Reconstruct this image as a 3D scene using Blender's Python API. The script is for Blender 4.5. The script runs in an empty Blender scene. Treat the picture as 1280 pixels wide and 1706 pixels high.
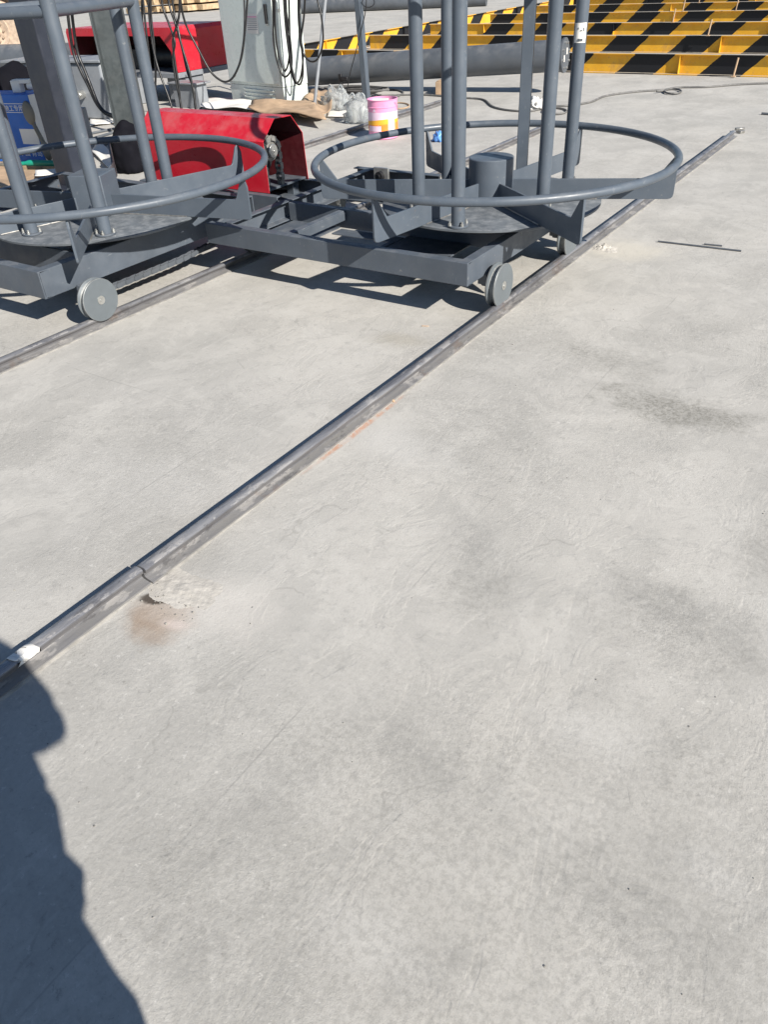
import bpy, bmesh, math, random
from mathutils import Vector, Matrix, noise
random.seed(7)
scene = bpy.context.scene
col = scene.collection
R = math.radians

# ------------------------------------------------------------------ camera
H = 1.5
RM = ((0.8350, 0.2892, -0.4687), (0.5481, -0.5099, 0.6630), (-0.0479, -0.8101, -0.5843))
def _basis():
    f = 1281.0
    Y = Vector((1060, -986, f)).normalized()
    D = Vector((105, 1777, f)).normalized()
    Z = -(D - Y * D.dot(Y)).normalized()
    X = Y.cross(Z)
    return X, Y, Z
BX, BY, BZ = _basis()
cam_d = bpy.data.cameras.new('camera'); cam = bpy.data.objects.new('camera', cam_d); col.objects.link(cam)
cam_d.sensor_fit = 'VERTICAL'; cam_d.sensor_height = 24.0; cam_d.lens = 1281.0 / 1706.0 * 24.0
cam_d.clip_start = 0.03; cam_d.clip_end = 600
_right = Vector((BX.x, BY.x, BZ.x)); _down = Vector((BX.y, BY.y, BZ.y)); _fwd = Vector((BX.z, BY.z, BZ.z))
m = Matrix.Identity(4)
for i in range(3):
    m[i][0] = _right[i]; m[i][1] = -_down[i]; m[i][2] = -_fwd[i]
m[0][3], m[1][3], m[2][3] = 0, 0, H
cam.matrix_world = m
scene.camera = cam

# ------------------------------------------------------------------ light
SUN = Vector((1.5, -0.47, 1.0))
w = bpy.data.worlds.new('World'); scene.world = w; w.use_nodes = True
nt = w.node_tree; nt.nodes.clear()
sky = nt.nodes.new('ShaderNodeTexSky'); sky.sky_type = 'NISHITA'; sky.sun_disc = False
sky.sun_elevation = math.atan2(1.0, math.hypot(SUN.x, SUN.y)); sky.sun_rotation = math.atan2(SUN.x, SUN.y)
sky.air_density = 1.0; sky.dust_density = 0.3; sky.ozone_density = 3.0
bg = nt.nodes.new('ShaderNodeBackground'); bg.inputs['Strength'].default_value = 0.06
out = nt.nodes.new('ShaderNodeOutputWorld')
hs = nt.nodes.new('ShaderNodeHueSaturation'); hs.inputs['Saturation'].default_value = 0.98; nt.links.new(sky.outputs[0], hs.inputs['Color']); nt.links.new(hs.outputs[0], bg.inputs[0]); nt.links.new(bg.outputs[0], out.inputs[0])
sd = bpy.data.lights.new('sun', 'SUN'); sd.energy = 5.0; sd.angle = R(0.5); sd.color = (1.0, 0.948, 0.868)
so = bpy.data.objects.new('sun', sd); col.objects.link(so)
so.rotation_euler = SUN.to_track_quat('Z', 'Y').to_euler(); so.location = (8, -3, 6)
scene.view_settings.view_transform = 'Standard'; scene.view_settings.look = 'None'
scene.view_settings.gamma = 1.0; scene.view_settings.use_curve_mapping = False
scene.view_settings.exposure = 0.69
scene.render.engine = 'CYCLES'

# ------------------------------------------------------------------ material helpers
class NT:
    def __init__(s, name):
        s.m = bpy.data.materials.new(name); s.m.use_nodes = True; s.t = s.m.node_tree
        s.b = s.t.nodes['Principled BSDF']
        s._pos = None
    def n(s, t, **kw):
        nd = s.t.nodes.new(t)
        for k, v in kw.items(): setattr(nd, k, v)
        return nd
    def put(s, sock, v):
        if isinstance(v, bpy.types.NodeSocket): s.t.links.new(v, sock)
        else: sock.default_value = v
    def math(s, op, a, b=0.0, c=0.0, clamp=False):
        nd = s.n('ShaderNodeMath', operation=op, use_clamp=clamp)
        for i, v in enumerate((a, b, c)): s.put(nd.inputs[i], v)
        return nd.outputs[0]
    def coord(s, kind='Object'):
        if s._pos is None: s._pos = s.n('ShaderNodeTexCoord')
        return s._pos.outputs[kind]
    def mapping(s, vec, scale=(1, 1, 1), rot=(0, 0, 0), loc=(0, 0, 0)):
        nd = s.n('ShaderNodeMapping'); s.put(nd.inputs['Vector'], vec)
        nd.inputs['Scale'].default_value = scale; nd.inputs['Rotation'].default_value = rot; nd.inputs['Location'].default_value = loc
        return nd.outputs[0]
    def noise(s, scale, detail=4, rough=0.55, vec=None, dist=0.0):
        nd = s.n('ShaderNodeTexNoise'); nd.inputs['Scale'].default_value = scale
        nd.inputs['Detail'].default_value = detail; nd.inputs['Roughness'].default_value = rough
        nd.inputs['Distortion'].default_value = dist
        s.put(nd.inputs['Vector'], vec if vec is not None else s.coord())
        return nd.outputs[0]
    def ramp(s, f, a, b, lo=0.0, hi=1.0, smooth=True):
        nd = s.n('ShaderNodeMapRange'); nd.interpolation_type = 'SMOOTHSTEP' if smooth else 'LINEAR'
        s.put(nd.inputs[0], f)
        nd.inputs[1].default_value = a; nd.inputs[2].default_value = b; nd.inputs[3].default_value = lo; nd.inputs[4].default_value = hi
        return nd.outputs[0]
    def mix(s, f, a, b, mode='MIX'):
        nd = s.n('ShaderNodeMix', data_type='RGBA', blend_type=mode)
        s.put(nd.inputs[0], f)
        for i, v in ((6, a), (7, b)):
            if isinstance(v, bpy.types.NodeSocket): s.t.links.new(v, nd.inputs[i])
            else: nd.inputs[i].default_value = (*v, 1)
        return nd.outputs[2]
    def bump(s, h, strength=0.3, dist=0.01, normal=None):
        nd = s.n('ShaderNodeBump'); nd.inputs['Strength'].default_value = strength; nd.inputs['Distance'].default_value = dist
        s.put(nd.inputs['Height'], h)
        if normal is not None: s.put(nd.inputs['Normal'], normal)
        return nd.outputs[0]
    def set(s, name, v):
        sk = s.b.inputs[name]
        if isinstance(v, tuple) and len(v) == 3: v = (*v, 1)
        s.put(sk, v)
    def xyz(s, vec):
        nd = s.n('ShaderNodeSeparateXYZ'); s.put(nd.inputs[0], vec); return nd.outputs

def simple(name, c, rough=0.5, metal=0.0, var=0.12, nscale=6.0, dust=0.0, dustc=(.42, .40, .37), bump=0.0, bscale=60, coat=0.0, spec=0.5, wear=0.0):
    t = NT(name)
    n1 = t.noise(nscale, 5, .6)
    dark = tuple(max(0, x * (1 - var)) for x in c); lite = tuple(min(1, x * (1 + var)) for x in c)
    cc = t.mix(t.ramp(n1, .3, .7), dark, lite)
    if dust > 0:
        n2 = t.noise(nscale * 2.7, 6, .65)
        up = t.xyz(t.n('ShaderNodeNewGeometry').outputs['Normal'])[2]
        upm = t.ramp(up, .2, .95)
        dm = t.math('MULTIPLY', t.ramp(n2, .38, .75), t.math('MULTIPLY_ADD', upm, .75, .18))
        cc = t.mix(t.math('MULTIPLY', dm, dust), cc, dustc)
    if wear > 0:
        ch = t.ramp(t.noise(26, 5, .75), .655, .69)
        cc = t.mix(t.math('MULTIPLY', ch, wear), cc, (.26, .25, .24))
        ru = t.math('MULTIPLY', t.ramp(t.noise(9, 5, .7), .66, .72), wear)
        cc = t.mix(t.math('MULTIPLY', ru, .6), cc, (.17, .10, .06))
        scr = t.ramp(t.noise(14, 3, .6, t.mapping(t.coord(), (6, .5, 2.2), (.3, .2, .5))), .66, .70)
        cc = t.mix(t.math('MULTIPLY', scr, wear * .5), cc, (.24, .25, .26))
    t.set('Base Color', cc)
    rn = t.noise(nscale * 4, 4, .6)
    t.set('Roughness', t.ramp(rn, .3, .7, max(.05, rough - .1), min(1, rough + .12)))
    t.set('Metallic', metal); t.set('Specular IOR Level', spec)
    if coat: t.set('Coat Weight', coat)
    if bump > 0:
        t.set('Normal', t.bump(t.noise(bscale, 3, .6), bump, .004))
    return t.m

M = {}
M['grey'] = simple('grey_paint', (.078, .096, .120), .42, var=.07, nscale=3, dust=.15, bump=.06, bscale=30, wear=.35)
M['column'] = simple('shade_dark_column_paint', (.020, .024, .036), .5, var=.2, nscale=2, dust=.0)  # shade over the square column is put into this dark base colour
M['column2'] = simple('shade_dulled_green_grey_paint', (.050, .060, .064), .45, var=.2, nscale=4, dust=.2, bump=.1)  # green grey kept dull so the colour carries the H column's shade
M['red_shade'] = simple('red_with_inner_shade', (.075, .006, .010), .6, var=.2)  # shade inside the red covers, painted as a darker red
M['plate'] = simple('turntable_steel', (.100, .112, .125), .5, var=.15, nscale=6, dust=.55, dustc=(.30, .31, .32), bump=.1, bscale=50)
M['frame'] = simple('frame_paint', (.074, .089, .110), .5, var=.10, nscale=4, dust=.40, dustc=(.26, .26, .26), bump=.06, wear=.5)
M['wheel'] = simple('wheel_steel', (.118, .135, .147), .42, metal=.1, var=.06, nscale=8, bump=.03)
M['rim'] = simple('worn_wheel_rim', (.22, .23, .23), .45, metal=.3, var=.2, nscale=30)
M['bolt'] = simple('zinc_bolt', (.5, .5, .48), .35, metal=.8)
M['red'] = simple('red_paint', (.49, .011, .026), .36, var=.08, nscale=3, dust=.22, bump=.06, bscale=8, wear=.25)
M['black'] = simple('black_rubber', (.012, .012, .014), .5)
M['cable'] = simple('black_cable', (.012, .012, .013), .4, dust=.08)
M['greycable'] = simple('grey_cable', (.10, .098, .095), .6, dust=.5)
M['white'] = simple('white_enamel', (.60, .66, .63), .3, var=.04, nscale=3, coat=.2)
M['pipe'] = simple('dark_pipe', (.080, .090, .104), .45, var=.14, nscale=2, dust=.3, bump=.08, bscale=25)
M['chain'] = simple('oily_chain', (.24, .235, .22), .4, metal=.45, var=.3, nscale=30)
M['paper'] = simple('white_paper', (.72, .70, .66), .7, var=.05)
M['card'] = simple('cardboard', (.40, .28, .18), .85, var=.18, nscale=8)
M['wood'] = simple('weathered_timber', (.42, .31, .19), .85, var=.3, nscale=6)
M['tan'] = simple('tan_dust', (.48, .37, .28), .95, var=.2, nscale=10, bump=.4)
M['chip'] = simple('concrete_chip', (.22, .21, .19), .9, var=.4, nscale=40)
M['tandark'] = simple('tan_dust_dark', (.30, .23, .17), .95, var=.25, nscale=12)
M['olive'] = simple('dusty_tool_grip', (.16, .15, .125), .7, var=.2)
M['green'] = simple('green_plastic', (.01, .22, .15), .4)
M['blue'] = simple('blue_carton', (.018, .12, .46), .55, var=.08, nscale=4)
M['navy'] = simple('black_cloth', (.007, .007, .010), .9, spec=.1)
M['yellow'] = simple('yellow_paint', (.72, .36, .02), .5, dust=.3)
M['orange'] = simple('orange_paint', (.75, .22, .03), .45)
M['pink'] = simple('pink_paint', (.72, .28, .46), .4)
M['palepink'] = simple('pale_pink_paint', (.66, .50, .62), .4)
M['skin'] = simple('skin', (.45, .28, .2), .5)
M['cloth'] = simple('dark_cloth', (.04, .045, .06), .85)
M['hair'] = simple('black_hair', (.012, .01, .01), .5)
M['lime'] = simple('lime_mortar', (.445, .42, .38), .95, var=.10, nscale=25, bump=.5, bscale=90)
M['grout'] = simple('dirty_grout', (.265, .252, .230), .95, var=.25, nscale=18, bump=.5, bscale=120)
M['bluegrey'] = simple('machine_paint', (.20, .215, .235), .45, var=.12, nscale=4, dust=.4)
M['weld'] = simple('bare_steel', (.30, .29, .27), .4, metal=.6, var=.3, nscale=20)
M['navyscrap'] = simple('blue_plastic_scrap', (.12, .3, .7), .4)

def clear_plastic():
    t = NT('clear_plastic_film')
    t.set('Base Color', (.72, .75, .76)); t.set('Roughness', .22)
    t.set('Transmission Weight', .78); t.set('IOR', 1.15)
    t.set('Normal', t.bump(t.noise(40, 3, .6), .6, .01))
    return t.m
M['film'] = clear_plastic()

def concrete():
    t = NT('concrete'); P = t.coord('Object')
    big = t.noise(.42, 2, .55, P); cloud = t.noise(1.5, 4, .62, P, .25); fine = t.noise(21, 4, .72, P); vf = t.noise(120, 3, .75, P)
    stre = t.noise(2.2, 4, .62, t.mapping(P, (1.0, .28, 1), (0, 0, R(34))), .35)
    skim1 = t.noise(1.3, 6, .68, P, .9); skim2 = t.noise(4.2, 6, .70, t.mapping(P, (1, .7, 1), (0, 0, .7), (3.1, 1.7, 0)), .7)
    c = t.mix(t.ramp(big, .34, .66), (.478, .458, .420), (.430, .416, .388))
    c = t.mix(t.ramp(cloud, .42, .72, 0, .75), c, (.345, .335, .312))
    c = t.mix(t.ramp(skim1, .485, .545, 0, .30), c, (.385, .372, .345))
    c = t.mix(t.ramp(skim2, .515, .565, 0, .30), c, (.365, .354, .330))
    c = t.mix(t.ramp(skim2, .46, .40, 0, .30), c, (.520, .502, .465))
    c = t.mix(t.ramp(stre, .50, .72, 0, .28), c, (.520, .502, .465))
    c = t.mix(t.ramp(t.noise(2.7, 5, .7, t.mapping(P, (1, 1, 1), (0, 0, 1.1), (9.2, 4.4, 0)), .5), .53, .60, 0, .34), c, (.525, .507, .470))
    c = t.mix(t.ramp(fine, .52, .70, 0, .45), c, (.315, .307, .288))
    c = t.mix(t.ramp(vf, .56, .74, 0, .50), c, (.265, .258, .243))
    c = t.mix(t.ramp(vf, .42, .24, 0, .40), c, (.57, .555, .52))
    zone = t.ramp(t.noise(1.1, 3, .62, P, .3), .44, .56, .25, 1.0)
    fl = t.noise(36, 5, .82, P)
    c = t.mix(t.math('MULTIPLY', t.ramp(fl, .585, .655, 0, .62), zone), c, (.610, .592, .553))
    c = t.mix(t.math('MULTIPLY', t.ramp(fl, .415, .35, 0, .58), zone), c, (.250, .241, .222))
    dv_ = t.n('ShaderNodeVectorMath', operation='ADD'); t.put(dv_.inputs[0], P)
    nv = t.n('ShaderNodeTexNoise'); nv.inputs['Scale'].default_value = 3.0; nv.inputs['Detail'].default_value = 4; t.put(nv.inputs['Vector'], P)
    sv = t.n('ShaderNodeVectorMath', operation='SCALE'); t.put(sv.inputs[0], nv.outputs['Color']); sv.inputs['Scale'].default_value = .35
    t.put(dv_.inputs[1], sv.outputs[0])
    cv = t.n('ShaderNodeTexVoronoi', feature='DISTANCE_TO_EDGE'); cv.inputs['Scale'].default_value = 2.3; t.put(cv.inputs['Vector'], dv_.outputs[0])
    crack = t.math('MULTIPLY', t.ramp(cv.outputs['Distance'], .003, .011, 1, 0), t.ramp(skim2, .52, .60))
    c = t.mix(t.math('MULTIPLY', crack, .26), c, (.20, .192, .175))
    for ang_, lo_ in ((.9, .665), (-.45, .68)):
        sc_ = t.ramp(t.noise(5, 2, .5, t.mapping(P, (9, .55, 1), (0, 0, ang_))), lo_, lo_ + .02, 0, .13)
        c = t.mix(sc_, c, (.58, .565, .53))
    s = t.xyz(P); x, y = s[0], s[1]
    wob = t.math('MULTIPLY', t.math('SUBTRACT', t.noise(2.6, 4, .68, P, .2), .5), 2.6)
    wob2 = t.math('MULTIPLY', t.math('SUBTRACT', t.noise(11.0, 4, .7, P), .5), 1.5)
    wsum = t.math('ADD', wob, wob2)
    def spot(cx, cy, rx, ry, ang=0.0, w=1.0, edge=.2):
        ca, sa = math.cos(ang), math.sin(ang)
        dx = t.math('SUBTRACT', x, cx); dy = t.math('SUBTRACT', y, cy)
        u = t.math('DIVIDE', t.math('ADD', t.math('MULTIPLY', dx, ca), t.math('MULTIPLY', dy, sa)), rx)
        v = t.math('DIVIDE', t.math('SUBTRACT', t.math('MULTIPLY', dy, ca), t.math('MULTIPLY', dx, sa)), ry)
        d = t.math('SQRT', t.math('ADD', t.math('MULTIPLY', u, u), t.math('MULTIPLY', v, v)))
        d = t.math('ADD', d, t.math('MULTIPLY', wsum, w))
        return t.ramp(d, edge, 1.25, 1.0, 0.0)
    rough = None
    for a in ((-.62, 2.86, .26, .13, -.15), (-1.0, 3.22, .45, .10, -.2), (-.22, 1.62, .25, .22, 0), (-.74, 1.5, .14, .24, .5), (-.45, 1.02, .34, .15, .4),
              (-.85, .85, .22, .16, .2), (-.17, .92, .25, .10, -.6), (-.28, .70, .24, .09, -.5), (-.05, 1.2, .2, .16, 0), (-.8, .45, .16, .22, 0), (-.3, .5, .45, .12, .3), (-1.55, 3.1, .25, .16, 0), (.1, 2.1, .3, .2, .3)):
        k = spot(*a)
        rough = k if rough is None else t.math('MAXIMUM', rough, k)
    near = t.ramp(t.noise(1.1, 3, .6, P, .2), .46, .64)
    rough = t.math('MAXIMUM', rough, t.math('MULTIPLY', near, .55))
    painted_falloff = spot(-.30, .70, 1.25, .85, .3, .30, .1)  # foreground light falloff and grain self-shadow painted into the slab colour
    rough = t.math('MAXIMUM', rough, t.math('MULTIPLY', painted_falloff, .95))  # mask joins the rough patches with the painted foreground falloff
    grit0 = t.ramp(t.noise(24, 5, .8, P), .42, .58)
    broad = None
    for a in [(-0.828, 1.645, 0.282, 0.09, -0.976), (-0.577, 0.934, 0.345, 0.09, -0.153), (-0.09, 0.844, 0.225, 0.1, -0.223), (-0.846, 0.651, 0.208, 0.1, 1.517), (-0.746, 0.372, 0.124, 0.08, 1.228), (-0.235, 1.718, 0.245, 0.1, -0.212), (-0.345, 0.559, 0.119, 0.06, 1.084)]:
        k = spot(*a, .75, .1)
        broad = k if broad is None else t.math('MAXIMUM', broad, k)
    pale = None
    for a in [(-0.303, 1.198, 0.167, 0.09, 0.046), (-0.484, 0.536, 0.143, 0.07, -0.002), (0.043, 0.999, 0.1, 0.06, -0.045), (-1.423, 2.095, 0.345, 0.12, -0.134), (-1.986, 1.456, 0.469, 0.2, 0.015)]:
        k = spot(*a, .75, .1)
        pale = k if pale is None else t.math('MAXIMUM', pale, k)
    c = t.mix(t.math('MULTIPLY', broad, t.ramp(grit0, .0, 1.0, .16, .50)), c, (.270, .263, .248))
    c = t.mix(t.math('MULTIPLY', pale, .40), c, (.545, .530, .500))
    grit = t.ramp(t.noise(55, 4, .8, P), .42, .62)
    c = t.mix(t.math('MULTIPLY', rough, t.math('MULTIPLY_ADD', grit, .32, .16)), c, (.225, .217, .198))
    stain = spot(-.62, 2.88, .36, .14, -.12, 1.25, .15)
    stain = t.math('MAXIMUM', stain, t.math('MULTIPLY', spot(-.95, 3.1, .40, .08, -.3, 1.2, .1), .45))
    c = t.mix(t.math('MULTIPLY', stain, t.math('MULTIPLY_ADD', grit, .42, .30)), c, (.190, .182, .160))
    rust = spot(-1.49, .95, .12, .10, .3, .75, .25)
    c = t.mix(t.math('MULTIPLY', rust, .75), c, (.25, .165, .105))
    pinkd = spot(-1.42, .955, .05, .025, .3, .5, .1)
    c = t.mix(t.math('MULTIPLY', pinkd, .6), c, (.60, .50, .46))
    core = spot(-1.548, 1.010, .06, .026, .5, .7, .75)
    lime = spot(-1.38, 1.06, .26, .15, .2, .5, .2)
    c = t.mix(t.math('MULTIPLY', lime, .5), c, (.56, .53, .49))
    c = t.mix(t.math('MULTIPLY', core, .9), c, (.05, .038, .030))
    lime2 = spot(-1.42, 4.68, .30, .25, .2, .5, .2)
    c = t.mix(t.math('MULTIPLY', lime2, .6), c, (.58, .54, .46))
    org = spot(-1.592, 2.1, .016, .36, 0, .45, .5)
    c = t.mix(t.math('MULTIPLY', org, t.ramp(fine, .40, .60, .1, .6)), c, (.48, .20, .09))
    sand = spot(-1.92, 2.93, .16, .10, .2, .5, .1)
    c = t.mix(t.math('MULTIPLY', sand, .6), c, (.35, .325, .275))
    brk = t.noise(2.2, 3, .6, P)
    wl = t.math('MULTIPLY', t.math('SUBTRACT', t.noise(4, 3, .6, P), .5), .012)
    joint = None
    for axis, pos in ((y, 1.945), (x, -.925), (x, -2.035), (y, 6.1), (x, .9)):
        d = t.math('ABSOLUTE', t.math('ADD', t.math('SUBTRACT', axis, pos), wl))
        k = t.ramp(d, .0008, .0036, 1.0, 0.0)
        joint = k if joint is None else t.math('MAXIMUM', joint, k)
    joint = t.math('MULTIPLY', joint, t.ramp(brk, .44, .62))
    c = t.mix(t.math('MULTIPLY', joint, .42), c, (.22, .215, .205))
    vor = t.n('ShaderNodeTexVoronoi'); vor.inputs['Scale'].default_value = 13; t.put(vor.inputs['Vector'], t.mapping(P, (1, 1, 1), (0, 0, .4)))
    pit = t.math('MULTIPLY', t.ramp(vor.outputs['Distance'], .03, .06, 1, 0), t.ramp(t.noise(3.1, 2, .5, P), .56, .62))
    c = t.mix(t.math('MULTIPLY', pit, .7), c, (.17, .165, .155))
    t.set('Base Color', c)
    t.set('Roughness', t.ramp(cloud, .3, .7, .80, .93)); t.set('Specular IOR Level', .25)
    nb = t.ramp(t.noise(1.1, 2, .6, P, .2), .40, .62, .35, 1.0)
    grain = t.math('MULTIPLY', t.noise(70, 5, .78, P), nb)
    trowel = t.noise(4.0, 3, .6, t.mapping(P, (1, .45, 1), (0, 0, R(-25))), .4)
    sk = t.ramp(t.noise(4.2, 4, .70, t.mapping(P, (1, .7, 1), (0, 0, .7), (3.1, 1.7, 0)), .7), .50, .56)
    h = t.math('ADD', t.math('MULTIPLY', grain, .72), t.math('MULTIPLY', trowel, .3))
    h = t.math('SUBTRACT', h, t.math('MULTIPLY', sk, .12)); h = t.math('SUBTRACT', h, t.math('MULTIPLY', pit, .3))
    t.set('Normal', t.bump(h, .40, .009))
    return t.m
M['concrete'] = concrete()

def rail_steel():
    t = NT('rail_steel'); P = t.coord('Object')
    n1 = t.noise(5, 5, .65, t.mapping(P, (9, .8, 9)), .3); n2 = t.noise(60, 4, .7, P); n3 = t.noise(3.2, 5, .65, P)
    c = t.mix(t.ramp(n1, .3, .7), (.135, .138, .155), (.30, .30, .31))
    c = t.mix(t.math('MULTIPLY', t.ramp(n2, .55, .75), .4), c, (.30, .28, .26))
    up = t.xyz(t.n('ShaderNodeNewGeometry').outputs['Normal'])[2]
    z = t.xyz(P)[2]
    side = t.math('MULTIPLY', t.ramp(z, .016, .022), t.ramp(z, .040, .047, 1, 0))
    c = t.mix(t.math('MULTIPLY', side, .6), c, (.085, .078, .076))  # groove shade below the rail head painted into the web
    low = t.ramp(z, .014, .020, 1, 0)
    c = t.mix(t.math('MULTIPLY', t.ramp(n3, .30, .62, .35, 1.0), t.math('MULTIPLY', low, .9)), c, (.245, .236, .225))
    lime = t.math('MULTIPLY', t.ramp(t.noise(7, 6, .7, t.mapping(P, (2.2, .8, 1))), .53, .60), t.ramp(up, .1, .8))
    c = t.mix(t.math('MULTIPLY', lime, .6), c, (.46, .44, .42))
    dk = t.ramp(t.noise(11, 6, .75, t.mapping(P, (2, .5, 1))), .54, .62)
    c = t.mix(t.math('MULTIPLY', dk, .45), c, (.06, .056, .058))
    c = t.mix(t.math('MULTIPLY', t.ramp(t.noise(4.2, 5, .7, P), .57, .66), .28), c, (.17, .095, .055))
    t.set('Base Color', c); t.set('Metallic', .35); t.set('Roughness', t.ramp(n1, .3, .7, .48, .26))
    t.set('Normal', t.bump(t.noise(50, 4, .65, P), .25, .004))
    return t.m
M['rail'] = rail_steel()

def hazard(name, off, period=1.16, shear=1.1, x_axis=0):
    t = NT(name); P = t.coord('Object'); s = t.xyz(P)
    lx = s[x_axis]; z = s[2]
    k = t.math('SUBTRACT', t.math('ADD', lx, off), t.math('MULTIPLY', z, shear))
    k = t.math('ADD', k, t.math('MULTIPLY', t.math('SUBTRACT', t.noise(9, 3, .6, P), .5), .03))
    fr = t.math('FRACT', t.math('DIVIDE', k, period))
    blk = t.math('GREATER_THAN', fr, .52)
    n1 = t.noise(3, 5, .65, P); n2 = t.noise(18, 5, .7, P)
    ye = t.mix(t.ramp(n1, .3, .7), (.66, .33, .018), (.74, .41, .035))
    ye = t.mix(t.math('MULTIPLY', t.ramp(n2, .52, .72), .55), ye, (.40, .24, .10))
    ye = t.mix(t.math('MULTIPLY', t.ramp(t.noise(1.1, 6, .7, P, .6), .56, .66), .5), ye, (.34, .20, .10))
    c = t.mix(blk, ye, (.010, .011, .014))
    up = t.xyz(t.n('ShaderNodeNewGeometry').outputs['Normal'])[2]
    dm = t.math('MULTIPLY', t.ramp(up, .4, .9), t.ramp(n2, .3, .6, .7, 1.0))
    c = t.mix(dm, c, (.46, .41, .34))
    t.set('Base Color', c); t.set('Roughness', .5); t.set('Specular IOR Level', .35)
    return t.m

# ------------------------------------------------------------------ mesh helpers
class MB:
    def __init__(s): s.v = []; s.f = []
    def add(s, vs, fs):
        o = len(s.v); s.v += [tuple(v) for v in vs]; s.f += [tuple(i + o for i in f) for f in fs]; return s
    def box(s, c, d, rz=0.0, rot=None):
        hx, hy, hz = d[0] / 2, d[1] / 2, d[2] / 2
        vs = [Vector((sx * hx, sy * hy, sz * hz)) for sz in (-1, 1) for sy in (-1, 1) for sx in (-1, 1)]
        mt = rot if rot is not None else Matrix.Rotation(rz, 3, 'Z')
        vs = [mt @ v + Vector(c) for v in vs]
        return s.add(vs, [(0, 2, 3, 1), (4, 5, 7, 6), (0, 1, 5, 4), (2, 6, 7, 3), (0, 4, 6, 2), (1, 3, 7, 5)])
    def cyl(s, a, b, r0, r1=None, n=24, cap=True):
        a, b = Vector(a), Vector(b); r1 = r0 if r1 is None else r1
        q = (b - a).to_track_quat('Z', 'Y').to_matrix()
        vs = []
        for p, r in ((a, r0), (b, r1)):
            vs += [p + q @ Vector((r * math.cos(2 * math.pi * i / n), r * math.sin(2 * math.pi * i / n), 0)) for i in range(n)]
        fs = [(i, (i + 1) % n, n + (i + 1) % n, n + i) for i in range(n)]
        if cap: fs += [tuple(range(n - 1, -1, -1)), tuple(range(n, 2 * n))]
        return s.add(vs, fs)
    def tube(s, pts, r, n=10, closed=False):
        pts = [Vector(p) for p in pts]; k = len(pts)
        rs = r if isinstance(r, (list, tuple)) else [r] * k
        up = Vector((0, 0, 1)); vs = []; prev = None
        for i, p in enumerate(pts):
            if closed: t = pts[(i + 1) % k] - pts[i - 1]
            else: t = pts[min(i + 1, k - 1)] - pts[max(i - 1, 0)]
            t.normalize()
            if prev is None:
                x = t.cross(up) if abs(t.dot(up)) < .95 else t.cross(Vector((1, 0, 0)))
            else: x = prev - t * prev.dot(t)
            x.normalize(); prev = x; y = t.cross(x)
            vs += [p + (x * math.cos(2 * math.pi * j / n) + y * math.sin(2 * math.pi * j / n)) * rs[i] for j in range(n)]
        fs = []
        for i in range(k if closed else k - 1):
            a = i * n; b = ((i + 1) % k) * n
            fs += [(a + j, a + (j + 1) % n, b + (j + 1) % n, b + j) for j in range(n)]
        if not closed: fs += [tuple(range(n - 1, -1, -1)), tuple(range((k - 1) * n, k * n))]
        return s.add(vs, fs)
    def prism(s, poly, o, ax, ay, az):
        # poly 2D in (ax, ay) plane extruded along az (vector, full length, centred)
        o, ax, ay, az = Vector(o), Vector(ax), Vector(ay), Vector(az); n = len(poly)
        vs = [o + ax * p[0] + ay * p[1] - az / 2 for p in poly] + [o + ax * p[0] + ay * p[1] + az / 2 for p in poly]
        fs = [tuple(range(n - 1, -1, -1)), tuple(range(n, 2 * n))] + [(i, (i + 1) % n, n + (i + 1) % n, n + i) for i in range(n)]
        return s.add(vs, fs)
    def lathe(s, prof, c, axis, n=40):
        c = Vector(c); q = Vector(axis).to_track_quat('Z', 'Y').to_matrix(); k = len(prof); vs = []
        for r, z in prof:
            vs += [c + q @ Vector((r * math.cos(2 * math.pi * i / n), r * math.sin(2 * math.pi * i / n), z)) for i in range(n)]
        fs = []
        for i in range(k - 1):
            fs += [(i * n + j, i * n + (j + 1) % n, (i + 1) * n + (j + 1) % n, (i + 1) * n + j) for j in range(n)]
        return s.add(vs, fs)
    def build(s, name, mat, parent=None, bevel=0.0, smooth=True, angle=35, recalc=True):
        me = bpy.data.meshes.new(name); me.from_pydata(s.v, [], s.f)
        bm = bmesh.new(); bm.from_mesh(me)
        if recalc: bmesh.ops.recalc_face_normals(bm, faces=bm.faces)
        bm.to_mesh(me); bm.free()
        if smooth:
            me.polygons.foreach_set('use_smooth', [True] * len(me.polygons)); me.set_sharp_from_angle(angle=R(angle))
        o = bpy.data.objects.new(name, me); col.objects.link(o)
        if mat: me.materials.append(M[mat] if isinstance(mat, str) else mat)
        if parent is not None:
            o.parent = parent
            o.matrix_parent_inverse = Matrix.Translation(-Vector(parent.location)) if parent.type == 'EMPTY' and PARENT_WORLD.get(parent.name, True) else Matrix.Identity(4)
        if bevel > 0:
            b = o.modifiers.new('bevel', 'BEVEL'); b.width = bevel; b.segments = 2; b.limit_method = 'ANGLE'; b.angle_limit = R(40)
        return o
PARENT_WORLD = {}
def tag(o, label=None, cat=None, group=None, kind=None):
    if label: o['label'] = label
    if cat: o['category'] = cat
    if group: o['group'] = group
    if kind: o['kind'] = kind
    elif cat: o['kind'] = 'thing'
    return o
def thing(name, label, cat, loc=(0, 0, 0), group=None):
    o = bpy.data.objects.new(name, None); col.objects.link(o); o.location = loc; o.empty_display_size = .1
    return tag(o, label, cat, group)
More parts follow.
